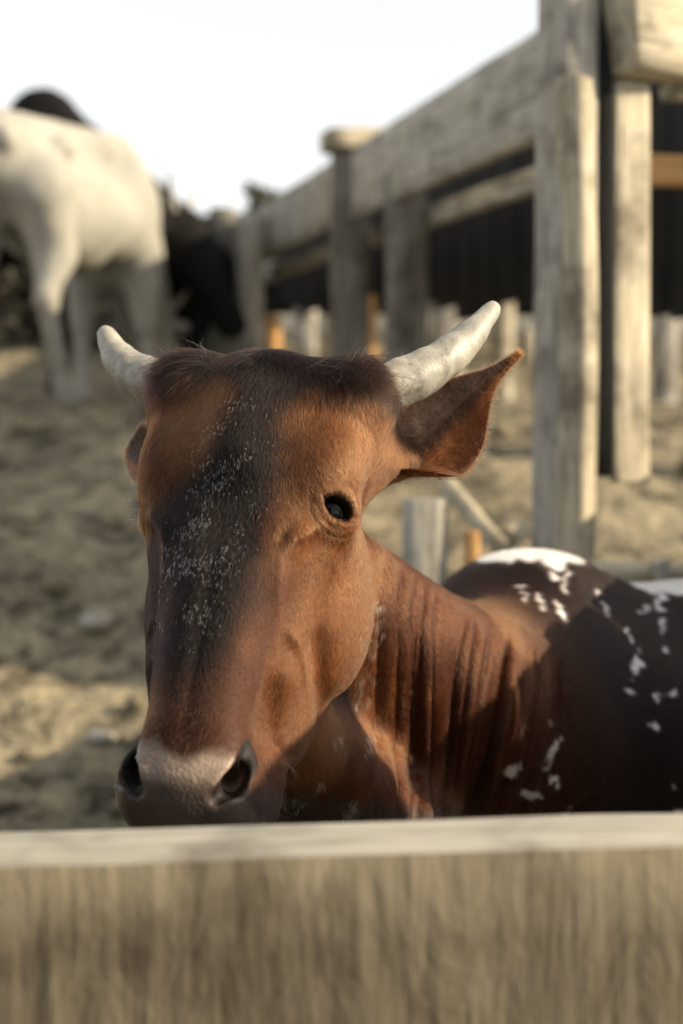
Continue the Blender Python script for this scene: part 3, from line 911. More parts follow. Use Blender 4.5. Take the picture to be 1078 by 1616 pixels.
cow = mesh_obj('brown_cow', V, Q, M['coat'])
tag(cow, 'reddish brown horned bull with white flecks standing behind the front rail', 'bull')
me = cow.data
at = me.attributes.new('coat', 'FLOAT_COLOR', 'POINT')
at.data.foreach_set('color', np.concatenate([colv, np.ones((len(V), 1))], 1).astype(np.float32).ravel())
at = me.attributes.new('wet', 'FLOAT', 'POINT')
at.data.foreach_set('value', np.clip(pad, 0, 1).astype(np.float32))

# ---- eyes
def make_eye(sg):
    c = hl(*(eye_c(sg)))
    th = np.linspace(0, math.pi, 20); ph = np.linspace(0, 2 * math.pi, 33)[:-1]
    T, Ph = np.meshgrid(th, ph, indexing='ij')
    p = np.stack([np.sin(T) * np.cos(Ph), np.sin(T) * np.sin(Ph), np.cos(T)], -1) * (EYE_R + .0002)
    idx = np.arange(20 * 32).reshape(20, 32)
    F = np.stack([idx[:-1], idx[1:], np.roll(idx[1:], -1, 1), np.roll(idx[:-1], -1, 1)], -1).reshape(-1, 4)
    return mesh_obj('eye', p.reshape(-1, 3) + c, F, M['eye'], cow)
LIDS = []
def make_eyelid(sg):
    # fine lids: strips from the wet margin outwards, the outer edge tucked under the coat
    e, u, v = eye_axes(sg)
    c = eye_c(sg)
    a = .30
    xe = math.sqrt(.0183 ** 2 - .0095 ** 2)
    n = 96
    ang = 2 * np.pi * np.arange(n) / n
    x = xe * np.cos(ang)
    x = np.sign(x) * np.abs(x / xe) ** .75 * xe * .995
    upper = np.sin(ang) >= 0
    y = np.where(upper, -.0105 + np.sqrt(.0186 ** 2 - x * x), .0085 - np.sqrt(.0180 ** 2 - x * x))
    cx = x * .35
    nx, ny = x - cx, y
    nl = np.hypot(nx, ny) + 1e-9
    nx, ny = nx / nl, ny / nl
    rows, cols = [], []
    wob = .0004 * np.sin(ang * 9) + .0003 * np.sin(ang * 17 + 1)
    for off, lift_u, lift_l, k in ((-.0002, -.0012, -.0012, 0), (0, .0006, .0004, 0), (.0008, .0022, .0012, .15), (.0022, .0034, .0016, .4), (.0040, .0036, .0013, .7), (.0062, .0028, .0004, 1), (.0085, .0006, -.0012, 1), (.0115, -.0040, -.0045, 1)):
        xx, yy = x + nx * off, y + ny * off
        up_ = smoothstep(-.004, .004, y)
        rr = EYE_R + lift_u * up_ + lift_l * (1 - up_) + wob * (off > .002)
        pu, pv = xx * math.cos(a) + yy * math.sin(a), -xx * math.sin(a) + yy * math.cos(a)
        pe = np.sqrt(np.maximum(1e-8, rr * rr - pu * pu - pv * pv))
        rows.append(np.array([hl(*(c + pu[i] * u + pv[i] * v + pe[i] * e)) for i in range(n)]))
        base = np.array([.022, .013, .010]) if k < .3 else np.array([.045, .020, .011])
        cols.append(np.tile(base + (np.array([.110, .045, .020]) - base) * max(0, k - .3), (n, 1)))
    cols[1] = np.where(upper[:, None], cols[1], np.array([.34, .23, .17]))
    Vv = np.concatenate(rows); Cc = np.concatenate(cols)
    idx = np.arange(len(rows) * n).reshape(len(rows), n)
    F = np.stack([idx[:-1], np.roll(idx[:-1], -1, 1), np.roll(idx[1:], -1, 1), idx[1:]], -1).reshape(-1, 4)
    nn = vertex_normals(Vv, F)
    we = e[0] * HS + e[1] * HT + e[2] * HN
    if (nn @ we).mean() < 0: F = F[:, ::-1]; nn = -nn
    o = mesh_obj('eyelid', Vv, F, M['coat'], cow)
    at = o.data.attributes.new('coat', 'FLOAT_COLOR', 'POINT')
    at.data.foreach_set('color', np.concatenate([Cc, np.ones((len(Cc), 1))], 1).astype(np.float32).ravel())
    LIDS.append((Vv.reshape(len(rows), n, 3), nn.reshape(len(rows), n, 3), Cc.reshape(len(rows), n, 3), we))
    return o
for sg in (1, -1):
    make_eye(sg); make_eyelid(sg)

# ---- horns
def make_horn(sg, seed):
    base = np.array([.092 * sg, .022, -.060]); vec = np.array([.124, -.165, -.060]) if sg > 0 else np.array([-.150, -.118, -.062])
    m = 40
    pts, rad = [], []
    for i in range(m):
        u = i / (m - 1)
        bend = np.array([.014 * sg, .016, 0]) * math.sin(math.pi * u)
        p = base + vec * u + bend
        pts.append(hl(*p))
        r = np.interp(u, [0, .15, .35, .6, .8, .93, .97, 1.0], [.0300, .0285, .0255, .0205, .0150, .0108, .0086, .0008])
        rad.append(r * (1 + .07 * (fbm(np.array([[u * 9, seed, 0]]), 1.0, 3, seed)[0] - .5) * 2 + .03 * math.sin(u * 40 + seed) * (1 - u) ** 2))
    v, F = tube(pts, rad, 28)
    v = v + (fbm(v, 70, 3, seed)[:, None] - .5) * .004 * (v - np.repeat(np.array(pts), 28, 0)) / .02
    return mesh_obj('horn', v, F, M['horn'], cow)
make_horn(1, 3); make_horn(-1, 8)

# ---- ears
def ear_mat():
    m, nt, b = new_mat('ear_skin')
    at = N(nt, 'ShaderNodeAttribute', attribute_name='coat')
    tc = N(nt, 'ShaderNodeTexCoord')
    f = noise(nt, tc.outputs['Object'], 220, 4, .6)
    c = mix(nt, 1.0, at.outputs['Color'], ramp(nt, f, [(.25, (.6, .6, .6)), (.75, (1.3, 1.3, 1.3))]), 'MULTIPLY')
    nt.links.new(c, b.inputs['Base Color'])
    b.inputs['Roughness'].default_value = .6
    b.inputs['Specular IOR Level'].default_value = .3
    bump(nt, b, f, .4, .001)
    tr = N(nt, 'ShaderNodeBsdfTranslucent')
    nt.links.new(mix(nt, 1.0, c, (2.2, 1.5, .9), 'MULTIPLY'), tr.inputs['Color'])
    ms = N(nt, 'ShaderNodeMixShader'); ms.inputs[0].default_value = .35
    out = [n for n in nt.nodes if n.type == 'OUTPUT_MATERIAL'][0]
    nt.links.new(b.outputs[0], ms.inputs[1]); nt.links.new(tr.outputs[0], ms.inputs[2])
    nt.links.new(ms.outputs[0], out.inputs[0])
    return m
M['ear'] = ear_mat()
EARS = []
def make_ear(base, tip, face, wu, wl, cup, tipcurl, label=None):
    base, tip, face = np.array(base), np.array(tip), np.array(face)
    A = tip - base; L = np.linalg.norm(A); A /= L
    Nn = face - A * (face @ A); Nn /= np.linalg.norm(Nn)
    B = np.cross(Nn, A)                       # towards the lower edge (away from the poll)
    if B[2] > 0: B = -B
    nu, nv = 46, 31
    u = np.linspace(0, 1, nu); v = np.linspace(-1, 1, nv)
    U, Vv = np.meshgrid(u, v, indexing='ij')
    WU = np.interp(U, *wu); WL = np.interp(U, *wl)
    k = np.exp(-.5 * (np.arange(-6, 7) / 2.5) ** 2); k /= k.sum()
    sm = lambda a: np.apply_along_axis(lambda r: np.convolve(np.pad(r, 6, mode='edge'), k, 'valid'), 0, a)
    WU, WL = sm(WU), sm(WL)
    w = np.where(Vv < 0, WU, WL)
    ang = Vv * np.interp(U, [0, .25, .6, 1], cup)          # roll of the blade across its width
    lat = w * np.sin(ang) / np.maximum(.05, np.interp(U, [0, .25, .6, 1], cup)) * 1.15
    dep = w * (1 - np.cos(ang)) * .95
    axis = U * L
    p = base + axis[..., None] * A + lat[..., None] * B + (dep - .25 * w)[..., None] * Nn
    p = p + (tipcurl * smoothstep(.78, 1.0, U) ** 1.5)[..., None] * (np.array([0, 0, 1.]) * .4 + np.array([1., 0, 0]) * .6)
    p += ((fbm(p, 38, 3, 5) - .5) * .006)[..., None] * Nn
    idx = np.arange(nu * nv).reshape(nu, nv)
    front = np.stack([idx[:-1, :-1], idx[1:, :-1], idx[1:, 1:], idx[:-1, 1:]], -1).reshape(-1, 4)
    du = np.gradient(p, axis=0); dv = np.gradient(p, axis=1)
    nn = np.cross(du, dv); nn /= np.linalg.norm(nn, axis=-1, keepdims=True) + 1e-9
    if (nn.reshape(-1, 3) @ Nn).mean() < 0: nn = -nn; front = front[:, ::-1]
    th = .0022 * (1 - .6 * np.abs(Vv))
    back = p - nn * th[..., None] * 2
    Vx = np.concatenate([p.reshape(-1, 3), back.reshape(-1, 3)])
    o = nu * nv
    F = [front, front[:, ::-1] + o]
    def rim(e): return np.stack([e[:-1], e[:-1] + o, e[1:] + o, e[1:]], -1)
    for e in (idx[:, 0], idx[:, -1][::-1], idx[-1, :], idx[0, :][::-1]): F.append(rim(e))
    F = np.concatenate(F)
    # upper part painted as shaded brown, lower lobe and rim as backlit orange
    lower = smoothstep(.10, .45, Vv + .30 * (fbm(p, 40, 2, 3) - .5) - .35 * (U - .4))
    edge = smoothstep(.86, .97, np.abs(Vv)) + smoothstep(.9, 1, U)
    c = np.array([.045, .023, .015]) + (np.array([.21, .075, .024]) - np.array([.045, .023, .015])) * np.clip(lower + edge * .8, 0, 1)[..., None]
    c *= (.75 + .5 * fbm(p, 60, 3, 8))[..., None]
    c *= np.interp(U, [0, .06, .16], [.35, .5, 1])[..., None]  # shade at the ear's base and in its opening painted in
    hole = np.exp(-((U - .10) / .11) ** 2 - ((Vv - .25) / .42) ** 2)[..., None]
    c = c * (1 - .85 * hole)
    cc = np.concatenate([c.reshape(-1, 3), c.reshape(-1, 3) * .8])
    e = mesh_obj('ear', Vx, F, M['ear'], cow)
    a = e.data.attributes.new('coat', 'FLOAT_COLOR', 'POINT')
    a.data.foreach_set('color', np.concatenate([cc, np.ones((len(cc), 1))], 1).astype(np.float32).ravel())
    EARS.append((p, nn, c, Vv, U, A, B, Nn))
    return e
make_ear(P(604, 738, 1.55), P(806, 566, 1.60), (-.10, -.95, .15),
 ([0, .12, .28, .57, .72, .85, .93, 1], [.024, .034, .038, .031, .020, .008, .0045, .003]),
         ([0, .05, .15, .25, .49, .74, .86, .93, 1], [.022, .040, .068, .078, .058, .019, .008, .0045, .003]), [1.9, 1.25, .85, .5], .016)
make_ear(P(258, 712, 1.60), P(196, 716, 1.80), (-.75, -.55, .1),
         ([0, .2, .5, .8, 1], [.015, .028, .036, .022, .004]), ([0, .2, .5, .8, 1], [.015, .030, .038, .024, .004]), [1.4, 1.1, .9, .6], 0.0)

# ---- coat hair
def add_hair(name, roots, dirs, lens, rad, cols, curl=.25, droop=None, npts=4, lift=None, parent=cow, mat=None):
    n = len(roots)
    hc = bpy.data.hair_curves.new(name)
    hc.add_curves([npts] * n)
    u = np.linspace(0, 1, npts)[None, :, None]
    nrm = lift
    bendv = (RNG.random((n, 1, 3)) - .5) * curl
    p = roots[:, None, :] + lens[:, None, None] * (u * dirs[:, None, :] + (u ** 2) * bendv + (u * (1 - u * .8)) * nrm[:, None, :])
    pos = p.reshape(-1, 3) - np.array(parent.location)
    hc.position_data.foreach_set('vector', pos.astype(np.float32).ravel())
    ra = hc.attributes.get('radius') or hc.attributes.new('radius', 'FLOAT', 'POINT')
    ra.data.foreach_set('value', (rad[:, None] * np.linspace(1, .35, npts)[None]).astype(np.float32).ravel())
    ca = hc.attributes.new('hair_col', 'FLOAT_COLOR', 'CURVE')
    ca.data.foreach_set('color', np.concatenate([np.clip(cols, 0.003, .95), np.ones((n, 1))], 1).astype(np.float32).ravel())
    hc.materials.append(mat or M['hair'])
    o = bpy.data.objects.new(name, hc)
    link(o, parent)
    o['kind'] = 'stuff'
    return o

def sample_mesh(V, Q, NRM, mask, dens):
    q = Q[mask]
    a = .5 * np.linalg.norm(np.cross(V[q[:, 2]] - V[q[:, 0]], V[q[:, 3]] - V[q[:, 1]]), axis=1)
    w = a * dens[mask]
    n = int(w.sum())
    f = RNG.choice(len(q), n, p=w / w.sum())
    r1, r2 = RNG.random((n, 1)), RNG.random((n, 1))
    b = [(1 - r1) * (1 - r2), r1 * (1 - r2), r1 * r2, (1 - r1) * r2]
    p = sum(b[i] * V[q[f, i]] for i in range(4)); nn = sum(b[i] * NRM[q[f, i]] for i in range(4))
    return p, nn / np.linalg.norm(nn, axis=1, keepdims=True)

fc = V[Q].mean(1); fn = NRM[Q].mean(1)
view = np.array([0, 0, CAM_H]) - fc
facing = (fn * view).sum(1) / np.linalg.norm(view, axis=1)
fs, ft, fnn = to_local(fc)
fhead = (ft > -.08) & (ft < .56) & (np.abs(fs) < .17) & (fnn > -.26)
fe = np.minimum(*[np.linalg.norm(np.stack([fs, ft, fnn], 1) - eye_c(g), axis=1) for g in (1, -1)])
fpad = pad[Q].mean(1)
dens = np.where(fhead, 85e4, np.where(fc[:, 0] < .35, 48e4, 22e4))
dens = dens * np.where(fhead & (ft > .40), .55, 1.0) * smoothstep(.6, .1, fpad) * np.where(fe < .0255, 0.0, 1.0) * np.where(nosd[Q].mean(1) < .0112, 0, 1)
mask = (facing > -.35) & (fc[:, 0] < .80) & (fc[:, 2] > .62) & (dens > 1)
hp, hn = sample_mesh(V, Q, NRM, mask, dens)
ps, pt, pn = to_local(hp)
phd = ((pt > -.08) & (pt < .56) & (np.abs(ps) < .17) & (pn > -.26))
# how the coat lies: down the face and away from its midline, down the neck, back along the trunk
j = RNG.normal(0, 1, hp.shape)
swirl = fbm(hp, 14, 2, 41)[:, None] - .5
flow_h = HT[None] * 1.0 + HS[None] * (np.sign(ps) * smoothstep(.0, .08, np.abs(ps)) * smoothstep(.33, .1, pt) * .55)[:, None]
upfl = smoothstep(.055, -.01, pt + .03 * (fbm(hp, 25, 2, 55) - .5))[:, None]
flow_h = flow_h + upfl * (HS[None] * (np.tanh(ps / .03 + 1.2 * (fbm(hp, 30, 2, 57) - .5)) * .8)[:, None] - HT[None] * .7 + HN[None] * .1)
ex = np.array([.56, .83, 0]); exb = np.array([.9, .25, -.45])
bdw = smoothstep(.05, .3, hp[:, 0])[:, None]
flow_b = (np.array([0.10, .05, -1.0])[None] * (1 - bdw) + exb[None] * bdw)
flow = np.where(phd[:, None], flow_h, flow_b) + j * .16 + swirl * np.array([1.2, .6, .4])
flow = flow - hn * (flow * hn).sum(1, keepdims=True)
flow /= np.linalg.norm(flow, axis=1, keepdims=True)
length = np.where(phd, np.interp(pt, [-.05, .0, .05, .10, .3, .42, .5], [.014, .014, .011, .0065, .0052, .0038, .0025]), .008)
boss = np.exp(-((np.abs(ps) - .09) / .03) ** 2 - ((pt - .02) / .035) ** 2) * phd
length = length * (1 + 2.4 * boss * RNG.random(len(hp))) * RNG.uniform(.6, 1.25, len(hp))
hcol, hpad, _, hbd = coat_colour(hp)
hw = white_mask(hp, True)
hcol = hcol * np.exp(RNG.normal(0, .5, (len(hp), 1))) * .85
hcol = hcol + (np.array([.78, .76, .74]) - hcol) * (hw > .5)[:, None]
rad = np.where(phd, .00012, .00017) * RNG.uniform(.7, 1.3, len(hp))
add_hair('coat_hair', hp, flow, length, rad, hcol, .3, lift=hn * (.27 + .40 * boss[:, None]))

for rows_, nn_, cc_, we_ in LIDS:
    k = RNG.integers(3, 7, 2600); i = RNG.integers(0, 96, 2600); f_ = RNG.random((2600, 1)); k2 = np.minimum(k + 1, 7)
    rp = rows_[k, i] * (1 - f_) + rows_[k2, i] * f_ + RNG.normal(0, .0004, (2600, 3))
    dd = rows_[k2, i] - rows_[k, i]; dd /= np.linalg.norm(dd, axis=1, keepdims=True) + 1e-9
    dd = dd + HT * .5 + RNG.normal(0, .2, dd.shape); dd -= nn_[k, i] * (dd * nn_[k, i]).sum(1, keepdims=True)
    dd /= np.linalg.norm(dd, axis=1, keepdims=True)
    add_hair('lid_hair', rp, dd, RNG.uniform(.0012, .003, 2600), np.full(2600, .0001), cc_[k, i] * RNG.uniform(.6, 1.7, (2600, 1)), .2, lift=nn_[k, i] * .15)

# shaggy tufts round the horn roots
for sg in (1, -1):
    m = fhead & (np.abs(fs - sg * .088) < .05) & (np.abs(ft - .03) < .05) & (facing > -.5)
    g = np.exp(-((fs - sg * .09) / .028) ** 2 - ((ft - .022) / .026) ** 2)
    cp, cn = sample_mesh(V, Q, NRM, m, 12e4 * g + 1e-3)
    cl = (np.floor(cp * 170)).astype(int)
    rs = fbm(cp, 55, 2, 91) - .5; rs2 = fbm(cp, 55, 2, 92) - .5
    d = HS[None] * sg * .9 - HT[None] * .45 + HN[None] * .25 + HT[None] * (rs * 4)[:, None] + HS[None] * (rs2 * 2.5)[:, None] + RNG.normal(0, .15, cp.shape)
    d -= cn * (d * cn).sum(1, keepdims=True) * .8; d /= np.linalg.norm(d, axis=1, keepdims=True)
    cc = np.where(RNG.random((len(cp), 1)) < .28, np.array([[.11, .06, .03]]), np.array([[.007, .0034, .0022]])) * RNG.uniform(.6, 1.6, (len(cp), 1))
    add_hair('horn_tuft', cp, d, RNG.uniform(.014, .042, len(cp)), np.full(len(cp), .00014), cc, .55, lift=cn * .5 - np.array([0, 0, .25]), npts=6)

# white streaks of hair down the jaw and throat
R_, N_ = [], []
for x, z, w, h, lean in HAIR_SPOTS:
    i = np.nonzero((np.abs(fc[:, 0] - x) < max(w, .004)) & (np.abs(fc[:, 2] - z) < h * 1.2) & (facing > .05) & (fc[:, 1] < 2.0))[0]
    if len(i) == 0: continue
    i = i[fc[i, 1] < fc[i, 1].min() + .06]
    i = RNG.choice(i, 26)
    R_.append(fc[i] + RNG.normal(0, .0012, (26, 3))); N_.append(fn[i])
R_, N_ = np.concatenate(R_), np.concatenate(N_); N_ /= np.linalg.norm(N_, axis=1, keepdims=True)
d = np.array([[-.1, 0, -1.]]) + RNG.normal(0, .15, R_.shape); d -= N_ * (d * N_).sum(1, keepdims=True); d /= np.linalg.norm(d, axis=1, keepdims=True)
add_hair('white_streaks', R_ + N_ * .001, d, RNG.uniform(.004, .010, len(R_)), np.full(len(R_), .00030), np.array([.88, .86, .82]) * RNG.uniform(.7, 1.05, (len(R_), 1)), .15, lift=N_ * .25)

# whiskers of the upper lip and stray hairs
m = fhead & (ft > .39) & (ft < .49) & (facing > .1) & (fpad < .5)
cp, cn = sample_mesh(V, Q, NRM, m, np.full(len(fc), 9e3))
d = cn * .8 + HT[None] * .5 - np.array([0, 0, .3]) + RNG.normal(0, .3, cp.shape); d /= np.linalg.norm(d, axis=1, keepdims=True)
add_hair('whiskers', cp, d, RNG.uniform(.006, .022, len(cp)), np.full(len(cp), .0001), np.array([.10, .06, .035]) * RNG.uniform(.3, 2.2, (len(cp), 1)), .4, lift=cn * .1, npts=5)

# white flecks down the forehead: small tufts of white hair
def fleck_hairs():
    m = fhead & (facing > .2) & (ft > .07) & (ft < .345) & (np.abs(fs + .004) < .06)
    g = np.exp(-.5 * ((fs + .014 * np.interp(ft, [.1, .3], [.3, 1.5])) / np.interp(ft, [.08, .16, .25, .33], [.016, .017, .023, .022])) ** 2) * np.interp(ft, [.07, .12, .2, .28, .345], [.15, .9, 1.2, .8, .15])
    cp, cn = sample_mesh(V, Q, NRM, m, 1.5e5 * g * smoothstep(.34, .66, fbm(fc, 50, 2, 61)) + 1e-3)
    k = 3
    p = np.repeat(cp, k, 0); n_ = np.repeat(cn, k, 0)
    tdir = HT[None] + RNG.normal(0, .22, (len(cp), 3)); tdir = np.repeat(tdir, k, 0)
    tdir -= n_ * (tdir * n_).sum(1, keepdims=True); tdir /= np.linalg.norm(tdir, axis=1, keepdims=True)
    side_ = np.cross(n_, tdir)
    size = np.repeat(RNG.gamma(.8, 1.0, len(cp)), k)[:, None]
    p = p + side_ * RNG.normal(0, .0004, (len(p), 1)) * size + tdir * RNG.normal(0, .0008, (len(p), 1)) * size + n_ * .0012
    b = np.repeat(RNG.uniform(.12, .85, len(cp)), k)[:, None]
    add_hair('white_flecks', p, tdir, RNG.uniform(.0014, .0040, len(p)), np.full(len(p), .000125), b * np.array([1, .97, .95]), .15, lift=n_ * .35)
fleck_hairs()

# long hair: ear fringe and tufts round the horns, lashes
def ear_hair():
    for (p, nn, c, Vv, U, A, B, Nn), full in zip(EARS, (1, 0)):
        pf, nf, cf, vf, uf = p.reshape(-1, 3), nn.reshape(-1, 3), c.reshape(-1, 3), Vv.ravel(), U.ravel()
        i = RNG.integers(0, len(pf), 16000 if full else 4000)
        d = A[None] * .9 + B[None] * (vf[i] * .35)[:, None] + RNG.normal(0, .18, (len(i), 3))
        r = pf[i] + RNG.normal(0, .0012, (len(i), 3))
        back = RNG.random(len(i)) < .3
        nl = np.where(back[:, None], -nf[i], nf[i])
        r = r + np.where(back[:, None], -nf[i] * .004, 0)
        d -= nl * (d * nl).sum(1, keepdims=True); d /= np.linalg.norm(d, axis=1, keepdims=True)
        add_hair('ear_hair', r, d, RNG.uniform(.002, .0055, len(i)), np.full(len(i), .00012), cf[i] * RNG.uniform(.6, 1.9, (len(i), 1)), .3, lift=nl * .25)
        j = np.nonzero((vf > .93) & (uf > .12) & (uf < .93))[0]
        j = RNG.choice(j, 420 if full else 60)
        d = B[None] * .75 + A[None] * .55 + nf[j] * .1 + RNG.normal(0, .25, (len(j), 3))
        d /= np.linalg.norm(d, axis=1, keepdims=True)
        add_hair('ear_fringe', pf[j] + RNG.normal(0, .002, (len(j), 3)), d, RNG.uniform(.004, .012, len(j)), np.full(len(j), .00016), np.array([.34, .15, .06]) * RNG.uniform(.6, 1.6, (len(j), 1)), .6, lift=nf[j] * .1, npts=5)
ear_hair()
def lashes():
    R_, D_, L_, Lf = [], [], [], []
    for sg in (1, -1):
        e, u, v = eye_axes(sg)
        W = lambda a: a[0] * HS + a[1] * HT + a[2] * HN
        c = eye_c(sg)
        for k in range(150 if sg > 0 else 60):
            a = RNG.uniform(-.95, 1.0)
            x = a * .0155
            upper = k < 115
            y0 = (-.0105 + math.sqrt(max(0, .0186 ** 2 - x * x))) if upper else (.0085 - math.sqrt(max(0, .0180 ** 2 - x * x)))
            x, y = x * math.cos(.30) + y0 * math.sin(.30), -x * math.sin(.30) + y0 * math.cos(.30)
            z = math.sqrt(max(1e-6, (EYE_R + .003) ** 2 - x * x - y * y))
            R_.append(hl(*(c + x * u + y * v + z * e)))
            d = W(e) * 1.0 + W(v) * ((.45 if upper else -.5) - (.5 if upper else 0)) + W(u) * (a * .5 + .15) + np.array([0, 0, -.18]) + RNG.normal(0, .12, 3)
            D_.append(d / np.linalg.norm(d)); L_.append(RNG.uniform(.009, .017) if upper else RNG.uniform(.005, .009)); Lf.append(W(v) * (.25 if upper else -.2))
    n = len(R_)
    add_hair('eyelashes', np.array(R_), np.array(D_), np.array(L_), np.full(n, .00028), np.full((n, 3), .012), .2, lift=np.array(Lf), npts=5)
lashes()

# ------------------------------------------------------------------ cattle farther off
def far_cow(name, label, cat, loc, heading, scale, mat, hump=0.0, head_low=.5, lean=(0, 0, 0, 0), thin=1.0, group=None, horns=True):
    """standing animal: x forward, z up, built 1.3 m at the back then scaled"""
    f = Field(np.arange(-1.25, 1.75, .022), np.arange(-.48, .48, .022), np.arange(-.1, 1.95, .022))
    f.cone((.45, 0, .93), (-.50, 0, .98), .27 * thin, .25 * thin, .08)
    f.cone((.0, 0, .88), (-.25, 0, .88), .29 * thin, .27 * thin, .08)
    f.cone((.56, 0, 1.16 if hump or head_low < .9 else 1.31), (-.72, 0, 1.15), .09, .10, .10)
    f.ell((.54, 0, .92 if head_low < .9 else 1.0), (.18, .23, .36), .06)
    f.ell((-.62, 0, 1.02), (.20, .20 * thin, .22 * thin), .06)
    for s in (-1, 1):
        f.ell((-.46, .20 * s, 1.13), (.08, .05, .05), .05)
        f.ell((-.80, .10 * s, 1.10), (.05, .04, .05), .04)
        l = lean
        fr, hr = (l[0], l[1]) if s < 0 else (l[2], l[3])
        f.cone((.52, .15 * s, .80), (.50 + fr * .4, .16 * s, .44), .11, .06, .06)
        f.cone((.50 + fr * .4, .16 * s, .44), (.50 + fr, .16 * s, .09), .048, .036, .03)
        f.cone((.50 + fr, .16 * s, .09), (.53 + fr, .16 * s, .03), .045, .055, .02)
        f.cone((-.60, .15 * s, .92), (-.58 + hr * .3, .17 * s, .66), .18 * thin, .095, .05)
        f.cone((-.58 + hr * .3, .17 * s, .66), (-.74 + hr * .6, .17 * s, .46), .09, .055, .05)
        f.cone((-.74 + hr * .6, .17 * s, .46), (-.68 + hr, .17 * s, .09), .048, .038, .03)
        f.cone((-.68 + hr, .17 * s, .09), (-.64 + hr, .17 * s, .03), .045, .055, .02)
    hz = 1.15 - head_low * .8
    f.cone((.58, 0, 1.02), (1.05, 0, hz + .08), .21 + (.05 if hump else 0), .13, .08)
    f.cone((.60, 0, .78), (1.02, 0, hz - .02), .15, .09, .08)
    f.cone((1.05, 0, hz + .10), (1.05 + .34 * (1 - head_low * .6), 0, hz - .15 - .25 * head_low), .115, .07, .05)
    for s in (-1, 1):
        f.cone((1.02, .09 * s, hz + .14), (.98, .22 * s, hz + .10), .03, .035, .02)
    if hump: f.ell((.42, 0, 1.22), (.20, .11, hump), .07)
    f.cone((-.82, 0, 1.12), (-.90, 0, .85), .045, .03, .03)
    f.cone((-.90, 0, .85), (-.88, 0, .42), .026, .022, .02)
    f.cone((-.88, 0, .42), (-.87, 0, .28), .03, .04, .02)
    v, q = surface_nets(f.D, *f.g)
    v = relax(v.astype(float), q, 2)
    v = v + (fbm(v, 5, 3, int(scale * 100))[:, None] - .5) * .02
    if vertex_normals(v, q)[np.argmax(v[:, 2])][2] < 0: q = q[:, ::-1]
    o = mesh_obj(name, v * scale, q, mat)
    o.location = loc; o.rotation_euler = (0, 0, heading)
    tag(o, label, cat, group)
    if horns:
        for s in (-1, 1):
            pth = [(1.03 + .02 * k / 8, s * (.07 + .16 * k / 8), hz + .19 + .14 * (k / 8) ** 1.6) for k in range(9)]
            tv, tf = tube([Vector(p) * scale for p in pth], [scale * (.028 - .0025 * k) for k in range(9)], 10)
            mesh_obj('horn', tv, tf, M['bg_horn']).parent = o
    for s in (-1, 1):
        ev, ef = lump((0, 0, 0), .022 * scale, 3, 6, 1)
        e = mesh_obj('eye', ev + np.array([(1.14), .085 * s, hz + .0]) * scale, ef, M['eye']); e.parent = o
    return o
wx, wy = -1.24, 6.5
far_cow('white_cow', 'thin white cow walking away at upper left with its head down', 'cow', (wx, wy, gz(wx, wy) - .02), R(76), .96, M['white_coat'], 0, 1.0, (.15, .24, .0, .0), thin=.86)
bx, by = -2.02, 7.5
far_cow('black_bull', 'black humped bull behind the white cow with lowered head', 'bull', (bx, by, gz(bx, by) - .06), R(-8), 1.16, M['black_coat'], .24, .58, (.05, .0, -.1, .1))

kx, ky = P(300, 640, 8.0).x, 8.0
far_cow('black_cow', 'black cow seen from behind between the white cow and the chute posts', 'cow', (kx, ky + .3, gz(kx, ky) - .02), R(80), .84, M['black_coat'], 0, 1.0, (.0, .05, .05, .0), horns=False)

# ------------------------------------------------------------------ far background: pale cattle, posts and rails, dark shrubs
for i, (px, d, hd, sc, lab) in enumerate(((30, 10.6, 200, .95, 'cream cow grazing far behind the white cow at the left edge'), (-130, 11.5, 10, .95, 'cream cow standing farthest off at the left beyond the white cow'))):
    p = P(px, 600, d)
    far_cow('cream_cow', lab, 'cow', (p.x, p.y, gz(p.x, p.y) - .02), R(hd), sc, M['cream_coat'], 0, .8, (.0, .1, .1, .0), group='pale cattle far off', horns=False)

def post_thing(name, label, px, ytop, d, w, mat, seed, sq=3, lean=0.0, group=None, cat='post'):
    t = P(px, ytop, d)
    root = thing(name, label, cat, (t.x + lean, t.y, gz(t.x, t.y)), group)
    timber('shaft', (t.x + lean, t.y, gz(t.x, t.y) - .15), t, w, w, mat, root, sq, seed, 8, .006)
    return root
post_thing('fence_post', 'short orange topped post left of the chute legs above the poll', 424, 500, 8.9, .15, M['orange_wood'], 61, 2.2)
post_thing('fence_post', 'thin orange post between the two middle chute legs', 584, 466, 7.2, .07, M['orange_wood'], 62, 3)
post_thing('fence_post', 'square lit orange post just right of the middle chute legs', 638, 480, 7.0, .105, M['orange_wood'], 63, 5)
post_thing('fence_post', 'pale grey post far behind above the poll', 482, 488, 9.4, .16, M['grey_wood'], 64, 4)
post_thing('fence_post', 'narrow pale post far behind beside the chute leg', 528, 498, 9.4, .13, M['pale_wood'], 65, 4)
post_thing('fence_post', 'pale weathered post behind the tip of the horn', 795, 428, 8.2, .13, M['pale_wood'], 66, 2.4)
post_thing('fence_post', 'grey leaning post right of the horn tip', 832, 520, 7.4, .07, M['pale_wood'], 67, 2.4, .1)
post_thing('fence_post', 'broad grey post behind the ear', 705, 470, 8.8, .19, M['grey_wood'], 68, 4)
post_thing('fence_post', 'pale post seen past the hanging board at the right edge', 1052, 430, 7.8, .13, M['grey_wood'], 69, 3)
root = thing('far_fence', 'low grey rail fence far behind under the dark chute', 'fence', (.6, 9.8, gz(.6, 9.8)))
for z, h in ((.25, .16), (.62, .14)):
    timber('rail', (-.9, 9.9, gz(0, 9.9) + z), (4.2, 9.6, gz(0, 9.7) + z), .05, h, M['grey_wood'], root, 7, int(70 + z * 10), 14, .006)
